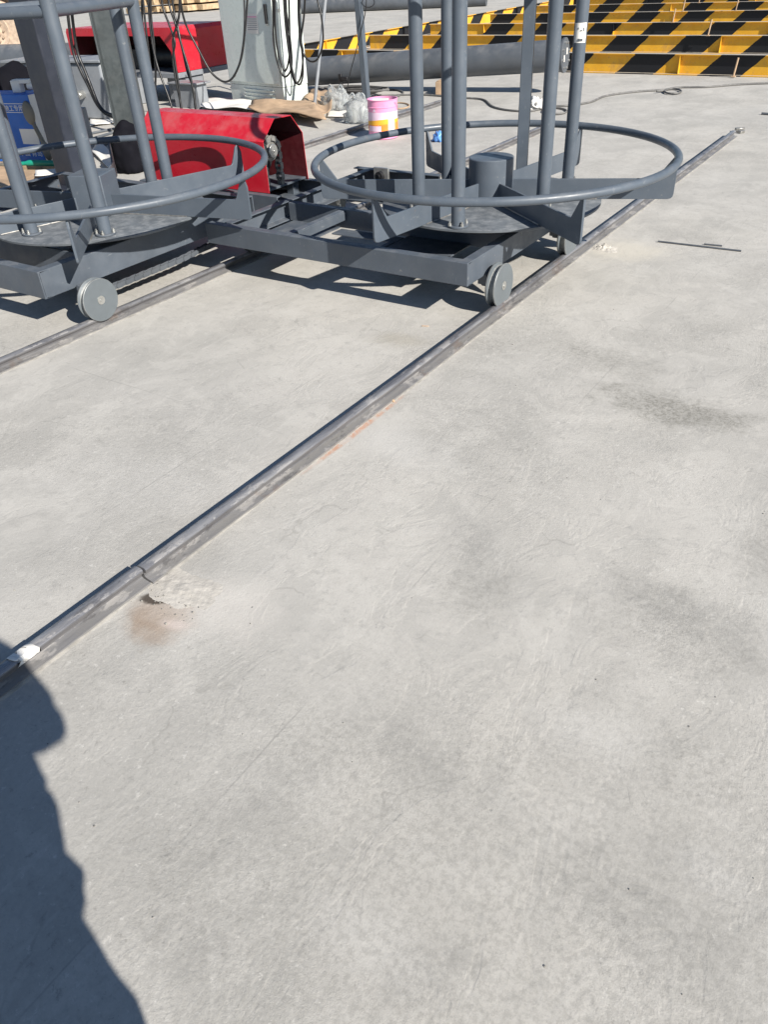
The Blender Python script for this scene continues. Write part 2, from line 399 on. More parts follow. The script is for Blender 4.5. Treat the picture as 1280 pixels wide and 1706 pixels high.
def text_mesh(name, body, size, mat, loc, rot, parent=None, ext=.0008):
    cu = bpy.data.curves.new(name, 'FONT'); cu.body = body; cu.size = size; cu.extrude = ext; cu.align_x = 'LEFT'
    o = bpy.data.objects.new(name + '_tmp', cu); col.objects.link(o)
    dg = bpy.context.evaluated_depsgraph_get(); me = bpy.data.meshes.new_from_object(o.evaluated_get(dg))
    bpy.data.objects.remove(o)
    t = bpy.data.objects.new(name, me); col.objects.link(t); me.materials.clear(); me.materials.append(M[mat])
    t.matrix_world = Matrix.Translation(loc) @ rot.to_4x4()
    if parent is not None:
        t.parent = parent; t.matrix_parent_inverse = parent.matrix_world.inverted() if parent.type != 'EMPTY' else Matrix.Translation(-Vector(parent.location))
    return t
def spline(pts, k=8):
    pts = [Vector(p) for p in pts]; outp = []
    P = [pts[0] * 2 - pts[1]] + pts + [pts[-1] * 2 - pts[-2]]
    for i in range(1, len(P) - 2):
        for j in range(k):
            t = j / k; a, b, c, d = P[i - 1], P[i], P[i + 1], P[i + 2]
            outp.append(.5 * ((2 * b) + (c - a) * t + (2 * a - 5 * b + 4 * c - d) * t * t + (3 * b - a - 3 * c + d) * t ** 3))
    outp.append(pts[-1]); return outp
def px_ray(x, y):
    d = Vector((x - 640, y - 853, 1281.0)); return Vector((BX.dot(d), BY.dot(d), BZ.dot(d)))
def gp(x, y, z=0.0):
    d = px_ray(x, y); t = (z - H) / d.z; return Vector((0, 0, H)) + d * t

# ------------------------------------------------------------------ ground
g = MB(); S = 220
g.add([(-S, -S, 0), (S, -S, 0), (S, S, 0), (-S, S, 0)], [(0, 1, 2, 3)])
tag(g.build('ground', 'concrete', smooth=False), kind='structure')

# ------------------------------------------------------------------ rails
def rail_profile():
    return [(-.040, .0), (.040, .0), (.040, .007), (.014, .012), (.006, .017), (.006, .030), (.018, .034), (.0195, .046), (.015, .0505), (.004, .052),
            (-.004, .052), (-.015, .0505), (-.0195, .046), (-.018, .034), (-.006, .030), (-.006, .017), (-.014, .012), (-.040, .007)]
def rail(x, y0, y1, label, dx=0.0):
    b = MB(); pr = rail_profile(); n = len(pr); k = max(2, int((y1 - y0) / .25)); vs = []; fs = []
    for i in range(k + 1):
        yy = y0 + (y1 - y0) * i / k
        wv = .0025 * math.sin(yy * 1.3 + x) + dx * (i / k)
        vs += [(x + wv + p[0], yy, .002 + p[1]) for p in pr]
    for i in range(k): fs += [(i * n + j, i * n + (j + 1) % n, (i + 1) * n + (j + 1) % n, (i + 1) * n + j) for j in range(n)]
    fs += [tuple(range(n)), tuple(range(k * n + n - 1, k * n - 1, -1))]
    b.add(vs, fs)
    return tag(b.build('rail', 'rail', angle=50), label, 'rail', 'steel rails laid on the concrete')
X1, X2, X3 = -1.645, -3.425, -5.30
rail(X1, 1.045, 8.28, 'long steel rail under the wheels of the round hub cart, orange stain along its foot')
rail(X1 - .006, -3.0, 1.0395, 'short steel rail with white tape beyond the joint, crossed by the person\'s shadow')
rail(X2, -3.0, 8.0, 'steel rail running between the two reel carts')
rail(X3, -1.0, 9.2, 'steel rail beyond both carts, passing the pink paint bucket')

# tape strip on the near rail
tp = MB(); nn = 9; vs = []; fs = []
for i in range(nn):
    for j, (px_, pz_) in enumerate(((-.018, .050), (-.014, .0555), (0, .0572), (.014, .0556), (.0210, .048), (.0210, .036))):
        yy = .592 + .062 * i / (nn - 1) + .022 * noise.noise(Vector((j * .9, i * .8, 3))) + (.02 * j / 5)
        vs.append((X1 - .006 + px_, yy, pz_ + .001 + .0015 * noise.noise(Vector((i, j, 1)))))
for i in range(nn - 1): fs += [(i * 6 + j, i * 6 + j + 1, (i + 1) * 6 + j + 1, (i + 1) * 6 + j) for j in range(5)]
tp.add(vs, fs); o = tp.build('tape_strip', 'paper'); sm = o.modifiers.new('solid', 'SOLIDIFY'); sm.thickness = .001
tag(o, 'torn white tape wrapped over the head of the short rail', 'tape')

# mortar patches at the joint and at the far wheel
def mortar(name, cx, cy, rx, ry, hgt, seed, label):
    b = MB(); n = 46; vs = []; fs = []
    for i in range(n):
        for j in range(n):
            u = i / (n - 1) * 2 - 1; v = j / (n - 1) * 2 - 1
            r = math.hypot(u, v) + .35 * noise.noise(Vector((u * 1.6 + seed, v * 1.6, seed)))
            q = noise.fractal(Vector((u * 5 + seed, v * 5, 0)), .9, 2.0, 5)
            h = hgt * (1 - r * 1.05) + hgt * .55 * q * max(0, 1.1 - r)
            vs.append((cx + u * rx, cy + v * ry, max(h, -.01)))
    for i in range(n - 1): fs += [(i * n + j, (i + 1) * n + j, (i + 1) * n + j + 1, i * n + j + 1) for j in range(n - 1)]
    b.add(vs, fs); return tag(b.build(name, 'lime', recalc=False), label, 'mortar')
mortar('mortar_patch', X1 + .125, 1.075, .13, .08, .006, 2.3, 'crumbly pale mortar patch beside the rail joint')
mortar('mortar_patch', X1 + .10, 4.66, .10, .07, .022, 5.1, 'crumbly pale mortar patch beside the far cart wheel')
b = MB()
for i in range(40):
    a = random.uniform(0, 6.28); rr = random.random() ** .6 * .11
    p = Vector((-1.52 + rr * math.cos(a) * 1.3, 1.0 + rr * math.sin(a) * .75, .002)); r = random.uniform(.0012, .0045)
    k = random.choice((4, 5, 6)); b.lathe([(0, -r * .5), (r, 0), (r * .6, r * .7), (0, r * .8)], p, (random.uniform(-.8, .8), random.uniform(-.8, .8), 1), k)
tag(b.build('mortar_crumbs', 'chip', smooth=False), 'broken mortar crumbs scattered at the rail joint', 'crumbs', kind='stuff')

# rough mortar bead along the rail feet
def bead(x, y0, y1, sd, seed, label):
    b = MB(); n = int((y1 - y0) / .02); vs = []; fs = []
    for i in range(n + 1):
        yy = y0 + (y1 - y0) * i / n
        q = .12 + 1.0 * noise.fractal(Vector((yy * 2.3 + seed, seed, 0)), .8, 2, 4); q2 = noise.fractal(Vector((yy * 14, seed, 2)), .8, 2, 3)
        wd = max(0, .014 * q + .007 * q2); hh = max(-.006, .003 * q + .003 * q2 - .001)
        xx = x + sd * .039
        vs += [(xx - sd * .006, yy, .006 + hh), (xx + sd * .002, yy, .004 + hh), (xx + sd * (.004 + wd * .6), yy, hh * .6), (xx + sd * (.006 + wd), yy, -.004)]
    for i in range(n): fs += [(4 * i + j, 4 * i + j + 1, 4 * i + j + 5, 4 * i + j + 4) for j in range(3)]
    b.add(vs, fs); return tag(b.build('mortar_bead', 'grout', angle=60), label, 'mortar')
bead(X1, 1.10, 8.2, 1, 1.7, 'rough mortar bead along the sunlit foot of the long rail')
bead(X1 - .006, -.5, 1.02, 1, 4.4, 'rough mortar bead along the foot of the short rail')
bead(X2, 0.5, 7.9, 1, 8.8, 'rough mortar bead along the foot of the rail between the carts')
bead(X1, 1.10, 8.2, -1, 6.1, 'rough mortar bead along the shaded foot of the long rail')

# ------------------------------------------------------------------ reel carts
def channel(b, p0, p1, h, fl, inward, th=.008):
    """C channel from p0 to p1 (bottom outer line), web outside, flanges pointing 'inward'"""
    p0, p1, inward = Vector(p0), Vector(p1), Vector(inward)
    ax = (p1 - p0); L = ax.length; ax.normalize()
    prof = [(0, 0), (fl, 0), (fl, th * .8), (th, th * 1.3), (th, h - th * 1.3), (fl, h - th * .8), (fl, h), (0, h)]
    b.prism(prof, p0 + ax * L / 2, inward, (0, 0, 1), ax * L)

def wheel(parent, x_out, y, z, r=.108):
    b = MB()
    prof = [(0, -.052), (r * .98, -.052), (r, -.048), (r, -.043), (r * .9, -.038), (r * .83, -.034), (r * .83, -.016), (r * .9, -.011), (r, -.008), (r, -.002), (r * .98, 0), (0, 0)]
    b.lathe(prof, (x_out, y, z), (1, 0, 0), 56)
    wo = b.build('wheel', 'wheel', parent, angle=30); wo.data.materials.append(M['rim'])
    for p_ in wo.data.polygons:
        if abs(p_.normal.x) < .9: p_.material_index = 1
    c = MB(); c.cyl((x_out - .001, y, z), (x_out + .003, y, z), .022, n=24); c.cyl((x_out + .002, y, z), (x_out + .007, y, z), .009, n=6)
    cb = c.build('axle_nut', 'bolt', None); cb.parent = wo; cb.matrix_parent_inverse = wo.matrix_world.inverted()
    c.v and None
    a = MB(); a.cyl((x_out - .12, y, z), (x_out - .048, y, z), .018, n=16); a.box((x_out - .105, y, z + .035), (.05, .07, .07))
    a.build('axle_bracket', 'frame', parent, bevel=.003)
    return wo

def arm(parent, C, ang, zb, r0, r1, zr, style):
    u = Vector((math.cos(ang), math.sin(ang), 0)); t = Vector((-u.y, u.x, 0))
    if style == 0:
        rim = [(r1 - .03, 0), (r1 - .012, .004), (r1 - .003, .012), (r1, .03), (r1, zr - zb - .01), (r1 - .018, zr - zb - .008), (r1 - .10, .105)]
    else:
        hh = zr - zb - .012
        rim = [(r1 - .01, 0), (r1, .01), (r1, hh - .045), (r1 - .010, hh - .012), (r1 - .024, hh), (r1 - .040, hh - .012), (r1 - .058, hh - .06), (r1 - .075, .112), (r1 - .085, .102)]
    poly = [(r0, 0)] + rim + [(r0, .105)]
    b = MB(); b.prism(poly, (C[0], C[1], zb), u, (0, 0, 1), t * .012)
    ao = b.build('arm', 'grey', parent, bevel=.002, smooth=False)
    for s_ in (-1, 1):
        w_ = MB(); w_.tube([Vector((C[0], C[1], zb + .002)) + u * (.14 + .44 * i / 40) + t * s_ * .008 for i in range(41)], [.0035 + .0018 * noise.noise(Vector((i * 1.7, ang * 3, s_))) for i in range(41)], 6)
        wb = w_.build('weld_bead', 'weld', None); wb.parent = ao
    return ao

def post(parent, p, z0, z1, r, square=False, name='post', ang=0.0):
    b = MB()
    if square: b.box((p[0], p[1], (z0 + z1) / 2), (r * 1.9, r * 1.9, z1 - z0), ang)
    else: b.cyl((p[0], p[1], z0), (p[0], p[1], z1), r, n=28)
    po = b.build(name, 'grey', parent, bevel=.003 if square else 0)
    f = MB(); f.cyl((p[0], p[1], z0), (p[0], p[1], z0 + .010), r * 1.55, n=28)
    fo = f.build('foot_flange', 'frame', None, bevel=.002); fo.parent = po; fo.matrix_parent_inverse = po.matrix_world.inverted()
    fo.parent = po
    for k in range(4):
        a = ang + .6 + k * math.pi / 2; q = (p[0] + r * 1.33 * math.cos(a), p[1] + r * 1.33 * math.sin(a))
        n = MB(); n.cyl((*q, z0 + .009), (*q, z0 + .022), .009, n=6); n.cyl((*q, z0 + .02), (*q, z0 + .032), .005, n=8)
        no = n.build('foot_bolt', 'bolt', None); no.parent = po
    return po

def fix(o):  # children built in world coordinates under a mesh part
    return o

# ---- the cart with the round hub
zb, zr, rr = .375, .60, .966
C1 = (-2.03, 4.08)
cart = thing('reel_cart', 'grey steel reel cart with a round hub, standing on the long rail', 'reel cart', (-2.58, 3.98, 0), 'reel carts on the rails')
yf, yb, xr, xl, z0, z1 = 3.235, 4.73, -1.717, -3.44, .192, .305
b = MB(); channel(b, (xl, yf, z0), (xr, yf, z0), z1 - z0, .055, (0, 1, 0)); b.build('front_beam', 'frame', cart, bevel=.003, smooth=False)
b = MB(); channel(b, (xr, yf + .009, z0 + .001), (xr, yb, z0 + .001), z1 - z0 - .0005, .055, (-1, 0, 0)); b.build('side_beam', 'frame', cart, bevel=.003, smooth=False)
b = MB(); channel(b, (xl + .10, yf + .062, z0 + .001), (xl + .10, yb, z0 + .001), z1 - z0 - .0005, .055, (1, 0, 0)); b.build('side_beam', 'frame', cart, bevel=.003, smooth=False)
b = MB(); channel(b, (xl, yb + .06, z0), (xr, yb + .06, z0), z1 - z0, .055, (0, -1, 0)); b.build('rear_beam', 'frame', cart, bevel=.003, smooth=False)
b = MB(); channel(b, (xl + .165, 3.80, z0 + .004), (-1.78, 3.80, z0 + .004), z1 - z0 - .006, .05, (0, 1, 0)); b.build('cross_beam', 'frame', cart, bevel=.003, smooth=False)
b = MB(); channel(b, (xl + .165, 4.40, z0 + .004), (-1.78, 4.40, z0 + .004), z1 - z0 - .006, .05, (0, -1, 0)); b.build('cross_beam', 'frame', cart, bevel=.003, smooth=False)
b = MB(); b.box((-2.86, 3.545, z1 - .010), (.045, .50, .01)); b.box((-2.835, 3.545, z1 - .035), (.006, .50, .045)); b.build('angle_brace', 'frame', cart, bevel=.002, smooth=False)
b = MB(); b.box((-2.62, 3.70, z0 + .012), (.44, .10, .008)); b.build('floor_plate', 'frame', cart, bevel=.002, smooth=False)
b = MB(); b.box((-2.415, 3.47, z0 + .016), (.03, .36, .008)); b.build('floor_plate', 'frame', cart, bevel=.002, smooth=False)
b = MB(); b.box((-2.2, 3.80, z0 + .010), (.40, .70, .008)); b.build('floor_plate', 'frame', cart, bevel=.002, smooth=False)
b = MB(); b.box((-3.05, 3.55, z0 + .012), (.36, .46, .006)); b.build('floor_plate', 'frame', cart, bevel=.002, smooth=False)
b = MB(); b.box((-3.17, 4.69, .285), (.12, .02, .10)); o = b.build('bearing_plate', 'bolt', cart, bevel=.003, smooth=False)
b = MB(); b.cyl((-3.17, 4.68, .285), (-3.17, 4.65, .285), .03, n=20); b.cyl((-3.17, 4.67, .285), (-3.17, 4.63, .285), .014, n=12); b.build('bearing_cap', 'black', cart)
b = MB(); b.cyl((*C1, .305), (*C1, .352), .42, n=56); b.build('slewing_bearing', 'black', cart)
b = MB(); b.lathe([(0, .360), (.60, .360), (.606, .363), (.606, .373), (.602, .3755), (0, .3755)], (*C1, 0), (0, 0, 1), 80); b.build('turntable_plate', 'plate', cart, angle=50)
b = MB(); b.lathe([(0, .376), (.122, .376), (.122, .592), (.118, .596), (0, .596)], (*C1, 0), (0, 0, 1), 48); b.build('hub', 'grey', cart, angle=40)
b = MB(); b.tube([(C1[0] + rr * math.cos(a * math.pi / 60), C1[1] + rr * math.sin(a * math.pi / 60), zr) for a in range(120)], .0205, 14, True); b.build('ring', 'grey', cart)
for k in range(6): arm(cart, C1, R(22 + 60 * k), zb + .001, .11, rr + .01, zr, 0)
for i, (dx, dy) in enumerate(((.095, -.545), (-.275, -.315), (.258, .486), (.350, -.085), (-.072, .560), (-.452, .310))):
    post(cart, (C1[0] + dx, C1[1] + dy), .3765, 1.62, .0345, square=(i == 4), ang=R(20))
b = MB(); b.tube([(C1[0] + .545 * math.cos(a * math.pi / 40), C1[1] + .02 + .545 * math.sin(a * math.pi / 40), 1.60) for a in range(80)], .02, 12, True); b.build('top_ring', 'grey', cart)
# paper label on the post by the long rail
LX, LY = C1[0] + .258, C1[1] + .486
dv = Vector((-LX, -LY, 0)).normalized(); tv = Vector((-dv.y, dv.x, 0)); b = MB(); vs = []; fs = []
for i in range(9):
    a = -.95 + 1.9 * i / 8; n_ = dv * math.cos(a) + tv * math.sin(a); p = Vector((LX, LY, 0)) + n_ * .0355
    vs += [(p.x, p.y, 1.085), (p.x, p.y, 1.175)]
fs = [(2 * i, 2 * i + 2, 2 * i + 3, 2 * i + 1) for i in range(8)]
b.add(vs, fs); b.build('paper_label', 'paper', cart)
for (aa, zz, ww, hh) in ((.25, 1.098, .012, .012), (-.15, 1.098, .012, .012), (.1, 1.14, .010, .005), (.45, 1.145, .005, .018), (-.35, 1.15, .006, .008)):
    n_ = dv * math.cos(aa) + tv * math.sin(aa); p = Vector((LX, LY, zz)) + n_ * .0365
    b = MB(); b.box(p, (.001, ww, hh), math.atan2(n_.y, n_.x)); b.build('label_print', 'pipe', cart)
WZ = .139
for yy in (3.465, 4.36): wheel(cart, -1.633, yy, WZ)
for yy in (3.60, 4.47): wheel(cart, X2 + .026, yy, WZ, .098)

# ---- the cart with the square hub
C2 = (-3.99, 2.96)
cart2 = thing('reel_cart', 'grey steel reel cart with a square hub and top bars, nearest the blue box', 'reel cart', (-4.4, 2.9, 0), 'reel carts on the rails')
yf2, xr2, xl2, y2, zz0, zz1 = 2.175, -3.545, -5.42, 3.72, .187, .325
b = MB(); channel(b, (xl2, yf2, zz0), (xr2, yf2, zz0), zz1 - zz0, .06, (0, 1, 0)); b.build('front_beam', 'frame', cart2, bevel=.004, smooth=False)
b = MB(); channel(b, (xr2, yf2 + .009, zz0 + .001), (xr2, y2, zz0 + .001), zz1 - zz0 - .0005, .06, (-1, 0, 0)); b.build('side_beam', 'frame', cart2, bevel=.004, smooth=False)
b = MB(); channel(b, (xl2 + .002, yf2 + .009, zz0 + .001), (xl2 + .002, y2, zz0 + .001), zz1 - zz0 - .0005, .06, (1, 0, 0)); b.build('side_beam', 'frame', cart2, bevel=.004, smooth=False)
b = MB(); channel(b, (xl2, y2 + .06, zz0), (xr2, y2 + .06, zz0), zz1 - zz0, .06, (0, -1, 0)); b.build('rear_beam', 'frame', cart2, bevel=.004, smooth=False)
b = MB(); b.box((-4.02, 2.47, zz0 + .075), (.80, .012, .13)); b.build('cross_plate', 'frame', cart2, bevel=.003, smooth=False)
b = MB(); b.box((-4.0, 2.9, zz0 + .012), (.75, .8, .008)); b.build('floor_plate', 'frame', cart2, bevel=.002, smooth=False)
b = MB(); b.cyl((*C2, .325), (*C2, .356), .40, n=56); b.build('slewing_bearing', 'black', cart2)
b = MB(); b.lathe([(0, .360), (.60, .360), (.606, .363), (.606, .373), (.602, .3755), (0, .3755)], (*C2, 0), (0, 0, 1), 80); b.build('turntable_plate', 'plate', cart2, angle=50)
b = MB(); b.box((C2[0], C2[1], .486), (.20, .20, .22), R(25)); b.build('hub', 'grey', cart2, bevel=.006)
b = MB(); b.tube([(C2[0] + .985 * math.cos(a * math.pi / 60), C2[1] + .985 * math.sin(a * math.pi / 60), zr) for a in range(120)], .0205, 14, True); b.build('ring', 'grey', cart2)
for k in range(6): arm(cart2, C2, R(14 + 60 * k), zb + .001, .10, .99, zr, 1)
P2 = ((.0, -.47), (.405, -.305), (.055, .50), (-.06, .47), (-.41, .30), (-.47, -.15))
for (dx, dy) in P2: post(cart2, (C2[0] + dx, C2[1] + dy), .3765, 1.62, .0345)
ZT = 1.375
for (i, j) in ((0, 1), (1, 2), (3, 4), (4, 5), (5, 0), (2, 3)):
    a_, c_ = P2[i], P2[j]; b = MB()
    b.cyl((C2[0] + a_[0], C2[1] + a_[1], ZT), (C2[0] + c_[0], C2[1] + c_[1], ZT), .026, n=18); b.build('top_bar', 'grey', cart2)
for yy in (2.385,): wheel(cart2, X2 + .030, yy, WZ)
for yy in (2.405, 3.5): wheel(cart2, X3 + .030, yy, WZ)
# drive chain lying along the rail side of the frame
def chain_along(pts, pitch, wdt, ht, name, parent, axis_hint, mat='chain'):
    b = MB(); pts = [Vector(p) for p in pts]
    d = [0]
    for i in range(1, len(pts)): d.append(d[-1] + (pts[i] - pts[i - 1]).length)
    n = int(d[-1] / pitch); ah = Vector(axis_hint).normalized()
    for k in range(n):
        s = (k + .5) * pitch; i = max(j for j in range(len(d)) if d[j] <= s); i = min(i, len(pts) - 2)
        t = (pts[i + 1] - pts[i]).normalized(); p = pts[i] + t * (s - d[i]); nn_ = ah.cross(t).normalized()
        rot = Matrix((t, ah, nn_)).transposed()
        o_ = wdt * (.5 if k % 2 else .34)
        for sgn in (-1, 1): b.box(p + ah * sgn * o_, (pitch * 1.25, .003, ht), rot=rot)
        b.cyl(p - ah * wdt * .5 - t * pitch * .5, p + ah * wdt * .5 - t * pitch * .5, ht * .33, n=8)
    return b.build(name, mat, parent, smooth=False)
chain_along([(-3.60, 2.55, .10), (-3.60, 3.15, .10), (-3.60, 3.45, .12)], .032, .035, .026, 'drive_chain', cart2, (1, 0, 0), 'pipe')

# ------------------------------------------------------------------ red chain guard with sprocket
gd = thing('chain_guard', 'red folded steel chain guard with open end, a sprocket and chain inside', 'chain guard', (-4.15, 4.2, 0))
prof = [(4.00, .282), (4.00, .59), (4.13, .705), (4.30, .70), (4.405, .58), (4.42, .282)]
b = MB(); x0, x1 = -4.76, -3.60; th = .004; n = len(prof)
inn = [(4.00 + th, .282), (4.00 + th, .588), (4.131, .701), (4.299, .696), (4.401, .579), (4.416, .282)]
vs = [(x0, p[0], p[1]) for p in prof] + [(x1, p[0], p[1]) for p in prof] + [(x0, p[0], p[1]) for p in inn] + [(x1, p[0], p[1]) for p in inn]
fs = []
for i in range(n - 1):
    fs += [(i, i + 1, n + i + 1, n + i), (2 * n + i, 3 * n + i, 3 * n + i + 1, 2 * n + i + 1), (n + i, n + i + 1, 3 * n + i + 1, 3 * n + i), (i, 2 * n + i, 2 * n + i + 1, i + 1)]
fs += [(0, n, 3 * n, 2 * n), (n - 1, 3 * n - 1, 4 * n - 1, 2 * n - 1)]
b.add(vs, fs); o = b.build('cover', 'red', gd, smooth=False); o.data.materials.append(M['red_shade'])
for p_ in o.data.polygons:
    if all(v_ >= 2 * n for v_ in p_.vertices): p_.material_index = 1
b = MB(); b.add([(x0 + .002, p[0], p[1]) for p in inn], [tuple(range(n))]); b.build('end_plate', 'red_shade', gd, smooth=False)
b = MB(); b.cyl((-3.66, 4.10, .52), (-3.63, 4.10, .52), .062, n=28); b.build('sprocket', 'chain', gd)
b = MB(); b.cyl((-3.64, 4.10, .52), (-3.605, 4.10, .52), .042, n=28); b.cyl((-3.606, 4.10, .52), (-3.596, 4.10, .52), .008, n=6); b.build('shaft_cap', 'bolt', gd, bevel=.004)
cy, cz, cr = 4.10, .52, .075
pts = [(-3.64, cy - cr, .30)] + [(-3.64, cy + cr * math.cos(a), cz + cr * math.sin(a)) for a in [math.pi - math.pi * i / 14 for i in range(15)]] + [(-3.64, cy + cr, .30)]
chain_along(pts,   .032, .046, .030, 'drive_chain', gd, (1, 0, 0))
b = MB(); b.box((-3.75, 4.22, .292), (.26, .40, .014)); b.build('base_plate', 'frame', gd, bevel=.002)
b = MB(); b.box((-4.2, 4.21, .42), (.5, .28, .24)); b.cyl((-4.0, 4.21, .45), (-3.8, 4.21, .45), .10, n=24); b.build('gearbox', 'black', gd, bevel=.01)
for yy, iw in ((3.955, 1), (4.465, -1)):
    b = MB(); channel(b, (-4.80, yy, .16), (-3.50, yy, .16), .118, .05, (0, iw, 0)); b.build('base_beam', 'frame', gd, bevel=.003, smooth=False)
b = MB(); b.box((-4.15, 4.21, .19), (1.2, .40, .012)); b.build('base_tray', 'frame', gd, bevel=.003, smooth=False)
for (xx, yy) in ((-3.7, 4.06), (-3.7, 4.36), (-4.6, 4.06), (-4.6, 4.36)):
    b = MB(); b.box((xx, yy, .142), (.06, .06, .284)); b.build('leg', 'frame', gd, bevel=.003)

# spare channel and angle lying on the frame behind
b = MB(); channel(b, (-4.10, 4.95, .02), (-3.45, 4.98, .02), .07, .05, (0, 1, 0)); tag(b.build('steel_channel', 'frame', smooth=False), 'short grey steel channel on the ground behind the round hub cart', 'channel')

# ------------------------------------------------------------------ striped I beams
def ibeam(x0, x1, yc, off, label, h=.25, fw=.118, along='x', tilt=0.0):
    L = x1 - x0; xm = (x0 + x1) / 2
    base = (xm, yc, 0) if along == 'x' else (yc, xm, 0)
    t = thing('striped_beam', label, 'steel beam', base, 'yellow and black striped beams')
    rz = tilt if along == 'x' else math.pi / 2
    t.rotation_euler = (0, 0, rz); PARENT_WORLD[t.name] = False
    mt = hazard('hazard_paint', off)
    for nm, c, d in (('web', (0, 0, h / 2), (L, .008, h - .026)), ('top_flange', (0, 0, h - .0065), (L, fw, .013)), ('bottom_flange', (0, 0, .0085), (L, fw, .013))):
        q = MB(); q.box(c, d); q.build(nm, mt, t, bevel=.002, smooth=False)
    k = 0
    xx = -L / 2 + .7 + (off * 1.7 % 2.0)
    while xx < L / 2 - .2:
        q = MB(); q.box((xx, -.0305, h / 2), (.008, .052, h - .028)); q.build('stiffener', mt, t, smooth=False)
        xx += 2.9
    return t
rows = (12.32, 14.85, 17.35, 20.1, 22.9, 25.7, 28.6, 31.6, 34.8)
ords = ('first', 'second', 'third', 'fourth', 'fifth', 'sixth', 'seventh', 'eighth', 'ninth')
for i, yy in enumerate(rows):
    ibeam(-10.25 - .05 * (i % 3), 3.5, yy, (.5 * 1.16 - ((-4.23, -5.41, -5.6, -5.7, -8.76, -6.1, -7.0, -8.3, -7.6)[i] - (-10.25 - .05 * (i % 3) + 3.5) / 2)),
          'yellow and black striped I-beam, %s of the parallel row counted from the dark pipe' % ords[i], tilt=R(-1.6))
ibeam(12.9, 36, -10.75, .3, 'striped I-beam laid crosswise along the ends of the parallel striped beams', along='y')
# pins and clamps standing on the beams
for i, (x, y) in enumerate(((-2.55, 12.16), (-3.6, 14.78), (-4.9, 17.3), (-2.6, 17.25), (-4.4, 20.0), (-5.5, 20.05), (-5.9, 22.8))):
    b = MB(); zt = .01 if i == 0 else .25
    b.cyl((x, y - .03, zt), (x + .02, y - .03, zt + .22), .013, n=8); b.box((x, y - .03, zt + .006), (.06, .05, .012))
    tag(b.build('steel_pin', 'card', bevel=.002), ('thin rusty pin standing on the concrete against the first striped beam' if i == 0 else 'thin rusty pin standing on top of the %s striped beam' % ('', 'second', 'third', 'third', 'fourth', 'fourth', 'fifth')[i]), 'pin', None if i == 0 else 'pins on the striped beams')

# ------------------------------------------------------------------ dark pipe on a block
pa, pb_ = Vector((-8.9, 9.78, .176)), Vector((-4.22, 10.36, .42))
pt = thing('steel_pipe', 'long dark grey steel pipe propped up on a block before the striped beams', 'pipe', pa)
ax = (pb_ - pa).normalized()
b = MB(); L = (pb_ - pa).length
b.lathe([(.150, 0), (.175, 0), (.175, L), (.150, L), (.150, 0)], pa, ax, 48); b.build('barrel', 'pipe', pt, angle=40)
b = MB(); b.lathe([(0, L + .004), (.19, L + .004), (.19, L + .03), (.17, L + .034), (0, L + .034)], pa, ax, 48); b.build('end_flange', 'pipe', pt, angle=40)
for k in range(8):
    a = k * math.pi / 4 + .3; q = ax.to_track_quat('Z', 'Y').to_matrix() @ Vector((.145 * math.cos(a), .145 * math.sin(a), 0))
    b = MB(); b.cyl(pb_ + ax * .03 + q, pb_ + ax * .05 + q, .014, n=6); b.build('flange_bolt', 'bolt', pt)
qm = ax.to_track_quat('Z', 'Y').to_matrix()
for (u_, v_) in ((-.07, -.03), (.05, .04)):
    b = MB(); b.box(pb_ + ax * .036 + qm @ Vector((u_, v_, 0)), (.035, .07, .003), rot=qm); b.build('paper_tag', 'paper', pt)
b = MB(); b.box((-5.72, 10.03, .075), (.17, .20, .15), .2); b.box((-5.72, 10.03, .155), (.15, .17, .01), .2)
tag(b.build('timber_block', 'card', bevel=.008), 'brown block propping up the dark steel pipe', 'block')
# far pipe near the top edge
pfa, pfb = Vector((-22.0, 25.6, .22)), Vector((-14.3, 28.0, .22))
b = MB(); b.lathe([(.19, 0), (.22, 0), (.22, (pfb - pfa).length), (.19, (pfb - pfa).length), (.19, 0)], pfa, (pfb - pfa), 32)
tag(b.build('steel_pipe', 'pipe', angle=40), 'far grey steel pipe lying alone on the open concrete', 'pipe')
b = MB(); b.lathe([(.19, 0), (.24, 0), (.24, 5), (.19, 5), (.19, 0)], (-17.4, 10.3, .24), (1, .22, 0), 32)
tag(b.build('steel_pipe', 'pipe', angle=40), 'grey steel pipe lying in front of the dusty truck wheel', 'pipe')

# ------------------------------------------------------------------ electrical cabinet
ca = math.atan2(8.4 - 8.6, -7.11 + 8.2)
cab = thing('electrical_cabinet', 'white electrical control cabinet with black handle and cables over its side', 'cabinet', (-7.62, 8.69, 0))
cm = Matrix.Translation((-7.11, 8.4, 0)) @ Matrix.Rotation(ca, 4, 'Z')   # local: -x along the front, +y into depth
def cb(name, c, d, mat, bevel=.004, parent=cab):
    q = MB(); q.box((0, 0, 0), d); 
    mm = cm @ Matrix.Translation(c); q.v = [tuple(mm @ Vector(v)) for v in q.v]; return q.build(name, mat, parent, bevel=bevel, smooth=False)
W, Dp = 1.10, .42
cb('body', (-W / 2, Dp / 2, 1.06), (W, Dp, 1.64), 'white', .006)
cb('plinth', (-W / 2, Dp / 2, .12), (W - .01, Dp - .01, .232), 'white')
cb('door', (-W / 2, -.008, 1.06), (W - .05, .014, 1.58), 'white', .005)
for k in range(4): cb('louvre', (-W / 2 + .06, -.003, .065 + k * .042), (.62, .016, .014), 'white', .003)
cb('handle', (-.14, -.026, 1.02), (.035, .03, .20), 'black', .006)
cb('handle_base', (-.14, -.018, .93), (.05, .012, .06), 'bolt', .002)
cb('notice', (-.44, -.0165, .92), (.24, .002, .21), 'paper', 0)
for k in range(7): cb('notice_line', (-.44, -.0182, .99 - k * .022), (.20, .0015, .006 if k else .012), 'pink' if k == 0 else 'bluegrey', 0)
